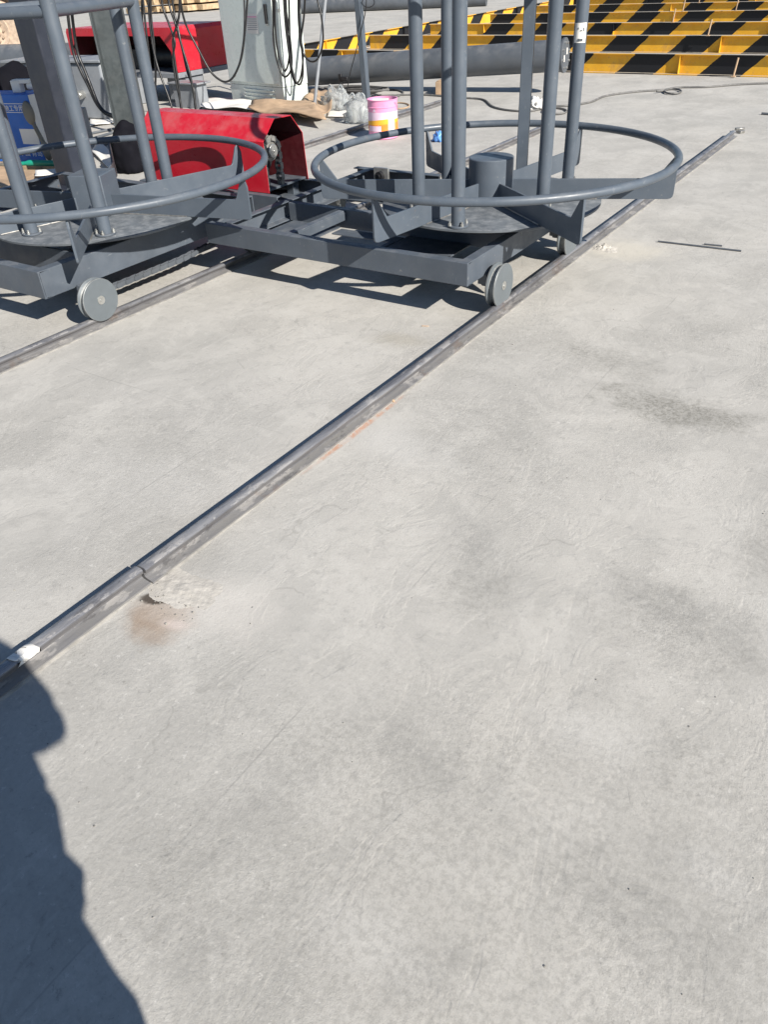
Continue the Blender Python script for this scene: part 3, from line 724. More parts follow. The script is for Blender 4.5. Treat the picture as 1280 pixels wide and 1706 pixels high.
cb('side_hinge', (.004, .06, 1.05), (.008, .05, .03), 'bolt', 0)

# ------------------------------------------------------------------ cable rack above and the hanging cables
rack = thing('cable_rack', 'thin grey steel stand of a leaning pole and square post beside the cabinet', 'stand', (-6.4, 8.7, 0))
b = MB(); b.cyl((-6.50, 8.20, 0), (-6.42, 8.9, 2.2), .020, n=14); b.build('pole', 'bluegrey', rack)
b = MB(); b.box((0, 0, 0), (.075, .075, 2.24)); mm = Matrix.Translation((-6.40, 9.14, 1.12)) @ Matrix.Rotation(R(-2.5), 4, 'Y'); b.v = [tuple(mm @ Vector(v)) for v in b.v]; b.build('square_post', 'grey', rack, bevel=.004)
b = MB(); b.cyl((-6.42, 8.88, 2.20), (-7.25, 6.2, 2.20), .025, n=14); b.build('top_bar', 'bluegrey', rack)
b = MB(); b.cyl((-7.25, 6.2, 0), (-7.25, 6.2, 2.20), .025, n=14); b.build('pole', 'bluegrey', rack)
def cable(name, pts, r, label, mat='cable', group=None, n=8):
    b = MB(); b.tube(spline(pts, 9), r, n); return tag(b.build(name, mat, angle=60), label, 'cable', group)
def rp(x, y, Y):  # point on the picture ray at depth y = Y
    d = px_ray(x, y); t = Y / d.y; p = Vector((0, 0, H)) + d * t; return p
def hang(pix, Y0, Y1, r, label, group):
    pts = []
    n = len(pix)
    for i, (x, y) in enumerate(pix): pts.append(rp(x, y, Y0 + (Y1 - Y0) * i / (n - 1)))
    return cable('hanging_cable', pts, r, label, group=group)
G1 = 'black cables hanging before the far red hood'; L1 = 'thin black cable hanging down in front of the far red hood'
for pix in (((234, -60), (238, 0), (243, 50), (250, 110), (256, 172)), ((244, -60), (247, 10), (252, 60), (262, 110), (284, 172)), ((250, -60), (251, 20), (256, 70), (259, 120), (258, 176)),
            ((265, -60), (270, 6), (282, 42), (291, 70), (288, 95), (292, 130), (302, 178)), ((276, -60), (281, 4), (292, 40), (303, 80), (312, 120), (323, 150), (325, 178)),
            ((283, -60), (288, 10), (296, 45), (300, 66), (306, 88), (316, 122), (326, 178)), ((298, -60), (299, 10), (296, 36), (288, 66), (291, 100), (297, 140), (301, 178)),
            ((240, -60), (236, 20), (241, 70), (248, 140), (252, 178))):
    hang(pix + ((pix[-1][0] + 6, 205), (pix[-1][0] + 16, 221)), 6.5, 6.3, .011, L1, G1)
hang(((297, -60), (301, 4), (310, 42), (330, 82), (350, 118), (366, 133), (378, 136), (390, 126), (402, 96), (408, 50), (412, 0), (416, -60)), 7.2, 7.6, .012, 'thick black cable sagging in a loop before the cabinet door', None)
hang(((404, -60), (407, 10), (407, 50), (404, 80), (399, 105), (390, 128)), 7.9, 7.6, .010, 'black cable hanging down straight before the cabinet notice', None)
G2 = 'black cables looped over the white cabinet side'; L2 = 'black cable looped over the sunlit side of the white cabinet'
for pix in (((452, -60), (455, 20), (456, 70), (464, 110), (475, 128), (486, 110), (483, 60), (476, 10), (472, -60)),
            ((458, -60), (458, 30), (462, 80), (474, 118), (482, 92), (478, 40), (474, -60)),
            ((470, -60), (474, 20), (479, 70), (488, 120), (498, 141), (505, 120), (501, 60), (497, 5), (496, -60)),
            ((498, -60), (497, 20), (500, 60), (505, 90), (501, 128), (492, 138), (484, 110), (483, 70), (480, -60)),
            ((500, -60), (499, 20), (499, 60), (505, 88), (517, 102), (530, 97), (538, 70), (536, 30), (528, -5), (522, -60)),
            ((510, -60), (507, 20), (502, 60), (503, 80))):
    hang(pix, 8.28, 8.34, .0115, 'black cable swinging out from the cabinet side towards the leaning pole' if len(pix) > 5 and pix[5][0] == 530 else L2, G2)
for dx_ in (0, 7):
    hang(((104 + dx_, -60), (112 + dx_, 20), (121 + dx_, 84), (134 + dx_, 118), (147 + dx_ * .6, 144), (160 + dx_ * .4, 172), (176, 190 - dx_ * .4), (196, 197 - dx_ * .5)), 6.6, 6.5, .017, 'thick black hose hanging between the dark square column and the green grey column', 'hoses between the columns')
hang(((612, -60), (610, 10), (602, 50), (592, 90), (584, 120), (578, 152)), 9.1, 9.0, .006, 'thin dark wire hanging beside the square post of the stand', None)
# wire loop on the square post
b = MB(); q = rp(612, 4, 9.1); b.tube([q + Vector((.09 * math.cos(a), .02, .05 * math.sin(a))) for a in [i * math.pi / 12 for i in range(24)]], .005, 6, True)
tag(b.build('wire_coil', 'cable'), 'small coil of dark wire hung on the square post', 'wire coil')

# ------------------------------------------------------------------ far drive machine with red hood
fm = thing('drive_machine', 'grey machine base carrying the far open red hood behind hanging cables', 'machine', (-9.9, 8.8, 0))
Pa, Pb = gp(297, 121, .38), gp(385, 116, .38)
dr = Vector((0, 1, 0)); sd_ = Vector((-1, 0, 0))   # dr: along the hood side, sd_: to the left
b = MB(); Wd = 2.15
sec = [(0, .38), (0, .85), (.03, .895), (Wd - .03, .895), (Wd, .85), (Wd, .38)]
inn = [(.012, .38), (.012, .846), (.038, .882), (Wd - .038, .882), (Wd - .012, .846), (Wd - .012, .38)]
n = len(sec); Lh = 1.0
def hp(p, s): return Vector((Pa.x, Pa.y, 0)) + dr * s + sd_ * p[0] + Vector((0, 0, p[1]))
vs = [hp(p, 0) for p in sec] + [hp(p, Lh) for p in sec] + [hp(p, 0) for p in inn] + [hp(p, Lh) for p in inn]; fs = []
for i in range(n - 1):
    fs += [(i, n + i, n + i + 1, i + 1), (2 * n + i, 2 * n + i + 1, 3 * n + i + 1, 3 * n + i), (i, i + 1, 2 * n + i + 1, 2 * n + i), (n + i, 3 * n + i, 3 * n + i + 1, n + i + 1)]
fs += [(0, 2 * n, 3 * n, n), (n - 1, 2 * n - 1, 4 * n - 1, 3 * n - 1)]
b.add(vs, fs); o = b.build('hood', 'red', fm, smooth=False); o.data.materials.append(M['red_shade'])
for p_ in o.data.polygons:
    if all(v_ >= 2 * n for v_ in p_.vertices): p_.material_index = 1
b = MB(); b.add([hp(p, Lh - .01) for p in inn], [tuple(range(n))]); b.build('hood_back', 'red_shade', fm, smooth=False)
# front lip of the hood (return flange round the opening)
lip = [(.002, .40), (.002, .848), (.031, .893), (Wd - .031, .893), (Wd - .002, .848), (Wd - .002, .40), (Wd - .06, .40), (Wd - .06, .64), (Wd - .20, .80), (.22, .80), (.06, .62), (.06, .40)]
b = MB(); b.prism(lip, Vector((Pa.x, Pa.y, 0)) - dr * .004, sd_, (0, 0, 1), dr * .006); b.build('hood_lip', 'red', fm, smooth=False)
rotm = Matrix((dr, sd_, Vector((0, 0, 1)))).transposed()
b = MB(); b.box(hp((Wd / 2, .345), Lh / 2), (Lh + .08, Wd + .05, .06), rot=rotm); b.build('base_frame', 'bluegrey', fm, bevel=.004)
b = MB(); b.box(hp((1.1, .16), -.02), (.30, .9, .31), rot=rotm); b.build('pedestal', 'bluegrey', fm, bevel=.006)
b = MB(); b.box(hp((.18, .17), .28), (.36, .34, .30), rot=rotm); b.build('pedestal', 'bluegrey', fm, bevel=.006)
b = MB(); b.box(hp((2.0, .17), .3), (.36, .34, .30), rot=rotm); b.build('pedestal', 'bluegrey', fm, bevel=.006)
b = MB(); b.box(hp((1.3, .50), .5), (.5, .8, .25), rot=rotm); b.cyl(hp((.8, .52), .45), hp((.35, .52), .45), .12, n=24); b.build('motor', 'black', fm, bevel=.01)
b = MB(); b.box(hp((-.32, .14), -.15), (.18, .45, .28), rot=rotm); b.box(hp((-.32, .29), -.15), (.26, .55, .02), rot=rotm); b.build('foot_box', 'bluegrey', fm, bevel=.005)
b = MB(); b.tube(spline([hp((1.9, .45), -.2), hp((1.7, .30), -.25), hp((1.45, .12), -.3), hp((1.0, .04), -.35)], 8), .02, 10); b.tube(spline([hp((1.95, .45), -.24), hp((1.76, .30), -.3), hp((1.5, .13), -.36), hp((1.05, .04), -.4)], 8), .02, 10)
b.build('hose', 'cable', fm)

# grey tank/plate seen between the two columns
b = MB(); b.box((0, 0, 0), (1.6, .5, .62)); mm = Matrix.Translation((-9.6, 7.15, .33)) @ Matrix.Rotation(R(8), 4, 'Z'); b.v = [tuple(mm @ Vector(v)) for v in b.v]
tk = thing('steel_tank', 'pale grey steel box tank standing behind the two tall columns', 'tank', (-9.6, 7.15, 0)); b.build('shell', 'bluegrey', tk, bevel=.03)
b = MB(); b.box((0, 0, 0), (1.66, .56, .03)); mm = Matrix.Translation((-9.6, 7.15, .655)) @ Matrix.Rotation(R(8), 4, 'Z'); b.v = [tuple(mm @ Vector(v)) for v in b.v]; b.build('lid', 'bluegrey', tk, bevel=.006)
b = MB(); b.cyl((-9.15, 6.95, .30), (-9.12, 6.88, .30), .05, n=20); b.cyl((-9.12, 6.88, .30), (-9.11, 6.85, .30), .028, n=6); b.build('drain_cap', 'bolt', tk)
b = MB(); b.box((-9.6, 7.15, .010), (1.5, .46, .02), R(8)); b.build('foot', 'black', tk)

# ------------------------------------------------------------------ tall H columns
def hcolumn(x, y, wf, hz, rz, label, mat):
    t = thing('steel_column', label, 'column', (x, y, 0)); t.rotation_euler = (0, 0, rz); PARENT_WORLD[t.name] = False
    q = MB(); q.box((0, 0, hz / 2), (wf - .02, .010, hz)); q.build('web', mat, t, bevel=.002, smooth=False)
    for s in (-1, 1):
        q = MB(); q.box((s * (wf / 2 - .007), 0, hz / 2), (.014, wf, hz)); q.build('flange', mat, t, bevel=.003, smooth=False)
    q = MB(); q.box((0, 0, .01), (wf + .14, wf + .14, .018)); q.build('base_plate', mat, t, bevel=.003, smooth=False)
    for sx in (-1, 1):
        for sy in (-1, 1):
            q = MB(); q.cyl((sx * (wf / 2 + .04), sy * (wf / 2 + .04), .019), (sx * (wf / 2 + .04), sy * (wf / 2 + .04), .05), .014, n=6); q.build('anchor_bolt', 'bolt', t)
    return t
tc = thing('steel_column', 'tall shade-darkened grey square steel column beside the blue box', 'column', (-6.26, 4.50, 0))
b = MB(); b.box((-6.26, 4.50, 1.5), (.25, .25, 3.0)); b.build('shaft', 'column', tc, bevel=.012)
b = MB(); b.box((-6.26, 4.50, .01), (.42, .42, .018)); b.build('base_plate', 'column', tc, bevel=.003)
for sx in (-1, 1):
    for sy in (-1, 1):
        b = MB(); b.cyl((-6.26 + sx * .17, 4.50 + sy * .17, .019), (-6.26 + sx * .17, 4.50 + sy * .17, .05), .014, n=6); b.build('anchor_bolt', 'bolt', tc)
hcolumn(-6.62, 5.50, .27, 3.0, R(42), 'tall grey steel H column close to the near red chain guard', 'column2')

# ------------------------------------------------------------------ blue box and clutter round it
bb = thing('blue_box', 'bright blue carton with white printed characters and a paper slip', 'box', (-7.42, 4.80, 0))
br = R(12); bm_ = Matrix.Translation((-7.17, 4.74, 0)) @ Matrix.Rotation(br, 4, 'Z')
def bq(name, c, d, mat, parent=bb, bevel=0.0):
    q = MB(); q.box((0, 0, 0), d); mm = bm_ @ Matrix.Translation(c); q.v = [tuple(mm @ Vector(v)) for v in q.v]; return q.build(name, mat, parent, bevel=bevel, smooth=False)
bq('carton', (-.24, .14, .36), (.70, .26, .58), 'blue', bevel=.006)
bq('end_panel', (.113, .14, .36), (.004, .25, .57), 'paper')
bq('paper_slip', (.0, .0085, .30), (.20, .002, .13), 'paper')
bq('pallet', (-.24, .14, .035), (.8, .5, .07), 'wood', bevel=.004)
rtx = (bm_.to_3x3() @ Matrix(((1, 0, 0), (0, 0, -1), (0, 1, 0))))
text_mesh('print', '施工专用', .056, 'paper', bm_ @ Vector((-.205, .0082, .517)), rtx, bb)
text_mesh('print', '中国·青岛', .066, 'paper', bm_ @ Vector((-.185, .0082, .135)), rtx, bb)
for (c, d) in (((-.10, .0085, .575), (.26, .002, .005)), ((-.10, .0085, .503), (.26, .002, .005)), ((.032, .0085, .539), (.005, .002, .077)), ((-.232, .0085, .539), (.005, .002, .077))): bq('print_frame', c, d, 'paper')

def lump(name, c, s, mat, label, cat, seed, amp=.3, sub=4, fr=1.6, flat=True):
    bm = bmesh.new(); bmesh.ops.create_icosphere(bm, subdivisions=sub, radius=1)
    for v in bm.verts:
        p = v.co.copy(); k = 1 + amp * noise.fractal(p * fr + Vector((seed, 0, 0)), 1, 2, 4)
        q = Vector((p.x * s[0], p.y * s[1], p.z * s[2])) * k
        if flat: q.z = max(q.z, -s[2] * .55)
        v.co = q + Vector(c) + Vector((0, 0, s[2] * .55 if flat else 0))
    me = bpy.data.meshes.new(name); bm.to_mesh(me); bm.free(); me.materials.append(M[mat])
    me.polygons.foreach_set('use_smooth', [True] * len(me.polygons))
    o = bpy.data.objects.new(name, me); col.objects.link(o); return tag(o, label, cat)
lump('black_bag', (-8.3, 5.5, .36), (.50, .30, .26), 'navy', 'black cloth bag slumped behind the blue box', 'bag', 1.0, .35)
b = MB(); b.box((-8.3, 5.5, .18), (1.2, .6, .36), .2); tag(b.build('steel_crate', 'bluegrey', bevel=.01), 'grey steel crate under the black cloth bag', 'crate')

# grip tool hung against the white end of the box
tl = thing('grip_tool', 'dusty grey two-ended grip tool leaning on the blue box', 'tool', (-7.13, 4.80, .3))
def ell(b, c, s, rz=0, tilt=0):
    mt = Matrix.Translation(c) @ Matrix.Rotation(rz, 4, 'Z') @ Matrix.Rotation(tilt, 4, 'X')
    n = 20; prof = [(math.sin(math.pi * i / 12), -math.cos(math.pi * i / 12)) for i in range(13)]
    o = len(b.v); b.lathe([(max(r, .001), z) for r, z in prof], (0, 0, 0), (0, 0, 1), n)
    for i in range(o, len(b.v)): b.v[i] = tuple(mt @ Vector((b.v[i][0] * s[0], b.v[i][1] * s[1], b.v[i][2] * s[2])))
b = MB(); ell(b, (-7.10, 4.76, .50), (.075, .03, .10)); b.build('head', 'olive', tl)
b = MB(); ell(b, (-7.02, 4.78, .18), (.06, .03, .085), 0, .1); b.build('head', 'olive', tl)
b = MB(); b.cyl((-7.08, 4.765, .41), (-7.03, 4.78, .24), .018, .022, n=12); b.build('neck', 'olive', tl)
# pale measuring clamp on top of the box
b = MB(); b.box((-7.30, 4.86, .70), (.09, .07, .10), .3); b.box((-7.24, 4.88, .74), (.18, .06, .035), .3); b.cyl((-7.20, 4.90, .70), (-7.05, 4.95, .70), .03, n=14)
tag(b.build('hand_tool', 'paper', bevel=.006), 'pale plastic hand tool on top of the blue box', 'tool')
# green handled cutter
gt = thing('green_cutter', 'green handled cutter lying at the foot of the blue box', 'tool', (-6.95, 4.55, .1))
b = MB(); b.tube(spline([(-7.10, 4.50, .115), (-6.95, 4.58, .12), (-6.72, 4.66, .115)], 6), [.018] * 4 + [.026] * 9, 12); b.build('handle', 'green', gt)
b = MB(); b.tube(spline([(-7.34, 4.42, .10), (-7.22, 4.45, .11), (-7.10, 4.50, .115)], 6), [.012] * 4 + [.02] * 9, 10); b.build('jaw', 'olive', gt)
# papers and cardboard sheets
def sheet(name, pix, z, mat, label, cat, thick=.006, warp=.02, seed=0.0, n=10):
    c = [gp(x, y, z) for x, y in pix]; b = MB(); vs = []
    for i in range(n):
        for j in range(n):
            u, v = i / (n - 1), j / (n - 1)
            p = c[0] * (1 - u) * (1 - v) + c[1] * u * (1 - v) + c[2] * u * v + c[3] * (1 - u) * v
            vs.append((p.x, p.y, z + warp * (1 + noise.noise(Vector((u * 2.2 + seed, v * 2.2, seed))))))
    b.add(vs, [(i * n + j, (i + 1) * n + j, (i + 1) * n + j + 1, i * n + j + 1) for i in range(n - 1) for j in range(n - 1)])
    o = b.build(name, mat); q = o.modifiers.new('solid', 'SOLIDIFY'); q.thickness = thick; q.offset = -1
    return tag(o, label, cat)
b = MB(); b.box((-6.95, 4.28, .035), (.9, .5, .07), .3); tag(b.build('cardboard_box', 'card', bevel=.006), 'flat brown cardboard box under the green handled cutter', 'cardboard box')
sheet('cardboard_sheet', ((-30, 310), (28, 322), (26, 280), (-30, 276)), .08, 'card', 'tan cardboard sheet lying by the square hub cart', 'cardboard', seed=2)
sheet('paper_sheet', ((58, 296), (112, 292), (100, 283), (60, 285)), .09, 'paper', 'creased white paper beside the green handled cutter', 'paper', .002, .015, 1)
sheet('paper_sheet', ((150, 212), (196, 205), (192, 196), (150, 198)), .005, 'paper', 'white paper lying between the two tall columns near the third rail', 'paper', .002, .015, 3)
sheet('paper_sheet', ((152, 255), (190, 290), (186, 258), (165, 236)), .005, 'paper', 'white paper lying behind the square hub', 'paper', .002, .02, 4)
b = MB(); b.box(gp(226, 312, .15) , (.22, .12, .05), .5); tag(b.build('polystyrene_block', 'paper', bevel=.008), 'white foam block on the frame beside the red chain guard', 'block')
o = lump('black_motor_bag', gp(222, 285, 0), (.16, .16, .26), 'navy', 'black plastic bag slumped against the near red chain guard', 'bag', 4.2, .2)

# cardboard pile, bags and sheets behind the chain guard
sheet('cardboard_sheet', ((415, 190), (545, 212), (520, 176), (425, 176)), .03, 'card', 'crumpled brown cardboard at the foot of the cabinet', 'cardboard', .008, .07, 5, 14)
sheet('cardboard_sheet', ((500, 205), (552, 200), (556, 170), (508, 172)), .02, 'card', 'folded brown cardboard under the leaning pole', 'cardboard', .008, .09, 7, 12)
sheet('plastic_sheet', ((335, 186), (425, 192), (420, 174), (345, 174)), .01, 'paper', 'white plastic sheeting crumpled left of the brown cardboard', 'plastic sheet', .003, .06, 8, 14)
def bag(name, c, s, label, seed):
    t = thing(name, label, 'plastic bag', c)
    o = lump('bag_body', c, s, 'film', None, None, seed, .35, 4, 2.4); o.parent = t; o.matrix_parent_inverse = Matrix.Translation(-Vector(c))
    for k in (-1, 1):
        b = MB(); p = Vector(c) + Vector((k * s[0] * .35, 0, s[2] * 1.35))
        b.tube([p + Vector((.035 * math.cos(a), .01 * k, .075 * math.sin(a))) for a in [i * math.pi / 10 for i in range(11)]], .012, 8); b.build('handle', 'film', t)
    for k in range(4):
        b = MB(); a = k * 1.6; q = Vector(c) + Vector((.09 * math.cos(a), .07 * math.sin(a), .02)); b.lathe([(0, 0), (.028, 0), (.03, .08), (.022, .11), (.011, .13), (.011, .145), (0, .145)], q, (.2 * math.cos(a), .2 * math.sin(a), 1), 14); b.build('bottle', 'paper' if k % 2 else 'film', t)
    return t
bag('plastic_bag', gp(598, 204), (.17, .13, .16), 'clear plastic carrier bag of bottles beside the pink bucket', 2.0)
bag('plastic_bag', gp(562, 184), (.20, .13, .15), 'pale plastic carrier bag by the leaning pole', 6.0)
sheet('cardboard_sheet', ((545, 196), (578, 196), (582, 183), (548, 182)), .004, 'paper', 'white flat sheet lying between the plastic bags', 'sheet', .003, .01, 9)
# tangle of cable behind the bags
pts = []; c0 = gp(560, 158)
for i in range(90):
    a = i * .42; rr_ = .42 + .16 * noise.noise(Vector((i * .13, 0, 0)))
    pts.append((c0.x + rr_ * 1.25 * math.cos(a) + .004 * i, c0.y + rr_ * .55 * math.sin(a), .014 + .012 * (1 + noise.noise(Vector((i * .3, 3, 0)))) + .0008 * i))
b = MB(); b.tube(spline(pts, 3), .012, 6); tag(b.build('cable_coil', 'greycable', angle=60), 'tangled coil of dusty cable behind the plastic bags', 'cable')

# more clutter on the floor round the cabinet and the bags
pts = [gp(x, y, .012) for x, y in ((505, 172), (530, 160), (560, 152), (600, 150), (650, 149), (672, 154), (655, 163), (620, 168), (590, 165))]
cable('floor_cable', pts, .011, 'grey cable curving round behind the pink bucket', 'greycable')
pts = [gp(x, y, .010) for x, y in ((500, 160), (520, 152), (545, 157), (530, 166), (512, 162), (522, 154), (550, 150), (580, 156))]
cable('floor_cable', pts, .010, 'thin grey cable coiled between the cabinet and the leaning pole', 'greycable')
pts = [gp(664 + 18 * math.cos(a), 176 + 5 * math.sin(a), .010) for a in [.2 + i * .5 for i in range(14)]]
cable('cable_loop', pts, .008, 'thin loop of cable lying just beyond the pink bucket', 'card')
b = MB(); b.cyl(gp(655, 190, .02), gp(707, 178, .02), .02, n=10); tag(b.build('steel_bar', 'pipe'), 'short dark steel bar lying past the pink bucket', 'bar')
b = MB(); b.box(rp(568, 140, 9.4), (.05, .04, .24), .2); b.box(rp(571, 131, 9.4) + Vector((.03, 0, 0)), (.10, .04, .05), .2); tag(b.build('drill', 'black', bevel=.008), 'small black power drill standing against the propped dark pipe', 'drill')
sheet('cardboard_sheet', ((515, 178), (553, 176), (550, 160), (518, 160)), .01, 'card', 'torn brown cardboard lying behind the leaning pole', 'cardboard', .006, .07, 11, 12)
sheet('plastic_sheet', ((200, 262), (232, 258), (226, 240), (200, 243)), .02, 'paper', 'white plastic scrap at the foot of the green grey column', 'plastic sheet', .003, .05, 12, 12)
for i_, (xa, ya, xb, yb2) in enumerate(((152, 222, 192, 214), (150, 232, 194, 219), (156, 246, 200, 232))):
    b = MB(); b.cyl(gp(xa, ya, .015), gp(xb, yb2, .015), .014, n=8); tag(b.build('steel_bar', 'pipe'), 'thin dark steel bar lying between the two tall columns', 'bar', 'steel bars between the columns')

# pink bucket
bk = thing('paint_bucket', 'pink paint bucket with yellow and orange print, standing by the third rail', 'bucket', (-4.83, 7.22, 0))
bc = Vector((-4.83, 7.22, 0)); rb, hb = .150, .355
b = MB(); b.lathe([(0, .004), (rb - .004, .004), (rb, .008), (rb, .075)], bc, (0, 0, 1), 48)
b.build('bucket_foot', 'pink', bk, angle=40)
def band(z0_, z1_, mat, nm, r=rb):
    q = MB(); q.lathe([(r, z0_), (r, z1_)], bc, (0, 0, 1), 48); return q.build(nm, mat, bk)
band(.075, .25, 'palepink', 'label_band'); band(.25, .285, 'pink', 'body_band')
q = MB(); q.lathe([(rb, .285), (rb + .005, .289), (rb + .005, .293), (rb, .297), (rb, .350), (rb + .006, .353), (rb + .006, hb + .004), (rb - .003, hb + .004), (rb - .003, .05), (0, .05)], bc, (0, 0, 1), 48); q.build('rim', 'pink', bk, angle=40)
q = MB(); q.lathe([(0, .32), (rb - .004, .32)], bc, (0, 0, 1), 32); q.build('contents', 'bluegrey', bk)
q = MB(); q.box(bc + Vector((-.02, .0, .345)), (.16, .05, .02), .4); q.build('stir_stick', 'paper', bk)
va = math.atan2(-bc.y, -bc.x)
def wrap(a0, a1, zf0, zf1, mat, nm, r, k=14):
    q = MB(); vs = []
    for i in range(k + 1):
        u = i / k; a = va + a0 + (a1 - a0) * u
        vs += [(bc.x + r * math.cos(a), bc.y + r * math.sin(a), zf0(u)), (bc.x + r * math.cos(a), bc.y + r * math.sin(a), zf1(u))]
    q.add(vs, [(2 * i, 2 * i + 2, 2 * i + 3, 2 * i + 1) for i in range(k)]); return q.build(nm, mat, bk)
wrap(-1.5, 1.5, lambda u: .076, lambda u: .135 + .02 * u, 'orange', 'orange_print', rb + .0008)
wrap(-1.5, 1.5, lambda u: .132 + .02 * u, lambda u: .165 + .045 * u if u < .55 else .19 - .03 * (u - .55), 'yellow', 'yellow_print', rb + .0012)
wrap(.35, .85, lambda u: .08, lambda u: .205, 'paper', 'paper_label', rb + .002)
wrap(-1.2, -.15, lambda u: .078, lambda u: .128, 'palepink', 'pink_print', rb + .002)
wrap(-.75, -.45, lambda u: .257, lambda u: .257 + .028 * (1 - abs(2 * u - 1)), 'palepink', 'emblem', rb + .0015, 8)
b = MB(); b.tube([(bc.x + (rb + .012) * math.cos(a), bc.y + (rb + .012) * math.sin(a), .335 - .16 * math.sin((a - va - .9) )) for a in [va + .9 + math.pi * i / 24 for i in range(25)]], .003, 6); b.build('bail_wire', 'bolt', bk)

# cable across the floor
pts = [gp(x, y, .010) for x, y in ((628, 160), (700, 158), (770, 163), (805, 166), (822, 178), (850, 184), (885, 185), (915, 178), (950, 176), (985, 170), (1010, 160), (1060, 153), (1105, 150), (1130, 146), (1180, 145), (1230, 141), (1300, 138))]
cable('floor_cable', pts, .013, 'long grey cable snaking over the open concrete', 'greycable')
pts = [gp(1095, 152, .022)] + [gp(1122 + 14 * math.cos(a), 152 + 4.0 * math.sin(a), .016) for a in [3.3 + i * .55 for i in range(17)]]
cable('cable_loop', pts, .011, 'small loop of grey cable lying on the long floor cable', 'greycable')
pts = [gp(925 + 20 * math.cos(a), 185 + 5 * math.sin(a), .012) for a in [.2 + i * .5 for i in range(13)]]
cable('cable_loop', pts, .010, 'loop of grey cable beside the white rag', 'greycable')
lump('white_rag', gp(893, 182), (.10, .08, .07), 'paper', 'crumpled white rag on the floor cable', 'rag', 3.0, .8, 4, 3.0)
lump('plastic_scrap', gp(731, 236), (.05, .04, .06), 'navyscrap', 'crumpled light blue plastic scrap behind the round hub cart', 'scrap', 8.0, .8, 3, 2.5)
# rods
def rod(x0, y0, x1, y1, r, label):
    b = MB(); b.cyl(gp(x0, y0, r), gp(x1, y1, r), r, n=8); tag(b.build('steel_rod', 'pipe'), label, 'rod')
rod(1097, 402, 1236, 418, .0055, 'long thin dark rod lying alone on the concrete')
rod(1174, 406.5, 1204, 409.5, .005, 'short thin dark rod lying beside the long rod')
rod(1270, 189, 1300, 191, .012, 'dark rod stub on the open concrete past the end of the long rail')
for (x, y, lab) in ((1226, 220, 'rusty clamp at the end of the long rail'), (905, 207, 'rusty clamp at the end of the rail between the carts')):
    p = gp(x, y, 0); b = MB(); b.box(p + Vector((.02, .02, .02)), (.06, .04, .03), .5); b.cyl(p + Vector((.03, .03, .02)), p + Vector((.07, .05, .03)), .010, n=10); b.box(p + Vector((.06, -.04, .012)), (.06, .04, .022), 1.1)
    tag(b.build('rail_clamp', 'weld', bevel=.004), lab, 'clamp')
# loose chips and pebbles
b = MB()
for i in range(45):
    x, y = random.uniform(0, 1280), random.uniform(250, 1700); p = gp(x, y)
    if p.x < -2.0 and p.y > 2.4 and y < 480: continue
    r = random.uniform(.0010, .0026) * (1 if i % 9 else 1.6)
    b.lathe([(0, 0), (r, r * .2), (r * .8, r * .8), (0, r)], p, (random.uniform(-.3, .3), random.uniform(-.3, .3), 1), 6)
tag(b.build('pebbles', 'chip'), 'tiny loose chips scattered over the concrete', 'chips', kind='stuff')
for (x, y) in ((655, 669),):
    lump('mortar_crumb', gp(x, y), (.009, .007, .006), 'card', 'small brown crumb at the foot of the long rail', 'crumb', 1.5, .4, 3)
b = MB(); b.box(gp(709, 543, .003), (.034, .009, .004), .3); tag(b.build('wood_chip', 'tan'), 'small pale wood chip on the concrete before the round hub cart', 'chip')

# ------------------------------------------------------------------ dusty truck
tr = thing('truck', 'dusty tan truck with bolted wheel hub, parked behind the grey pipe', 'truck', (-18.6, 12.6, 0))
wc = Vector((-18.15, 11.9, .60)); nf = Vector((.55, -.83, 0)).normalized(); sdv = Vector((-nf.y, nf.x, 0))
b = MB(); b.lathe([(.30, -.02), (.34, .0), (.52, .02), (.57, -.01), (.60, -.06), (.60, -.26), (.56, -.30), (.30, -.28)], wc, nf, 56); tw = b.build('tyre', 'tan', tr)
b = MB(); b.lathe([(.02, .10), (.10, .10), (.13, .07), (.14, -.02), (.24, -.02), (.29, .01), (.33, .02), (.34, -.02)], wc, nf, 48); b.lathe([(0, .12), (.09, .12), (.10, .09)], wc, nf, 24); b.build('wheel_rim', 'tan', tr, angle=50)
for k in range(10):
    a = k * math.pi / 5; q = wc + (sdv * math.cos(a) + Vector((0, 0, 1)) * math.sin(a)) * .205
    b = MB(); b.cyl(q - nf * .03, q + nf * .02, .024, n=6); b.build('wheel_nut', 'tandark', tr)
    q = wc + (sdv * math.cos(a) + Vector((0, 0, 1)) * math.sin(a)) * .115
    b = MB(); b.cyl(q + nf * .05, q + nf * .10, .012, n=6); b.build('hub_bolt', 'tandark', tr)
for off in (-1.45, -3.2):
    b = MB(); b.lathe([(.30, -.02), (.34, .0), (.52, .02), (.57, -.01), (.60, -.06), (.60, -.26), (.56, -.30), (.30, -.28)], wc + sdv * off, nf, 48); b.lathe([(.001, .1), (.13, .07), (.24, -.02), (.34, -.02)], wc + sdv * off, nf, 40); b.build('tyre', 'tan', tr)
rt = Matrix((sdv, -nf, Vector((0, 0, 1)))).transposed()
b = MB(); b.box(wc - nf * .75 + sdv * -2.0 + Vector((0, 0, .45)), (7.0, .9, .25), rot=rt); b.build('chassis', 'tandark', tr, bevel=.01)
b = MB(); b.box(wc - nf * 1.1 + sdv * -1.8 + Vector((0, 0, 1.35)), (5.4, 2.3, 1.3), rot=rt); b.build('cargo_bed', 'tan', tr, bevel=.03)
b = MB(); b.box(wc - nf * 1.1 + sdv * -5.8 + Vector((0, 0, 1.3)), (1.9, 2.3, 2.1), rot=rt); b.build('cab', 'tan', tr, bevel=.12)

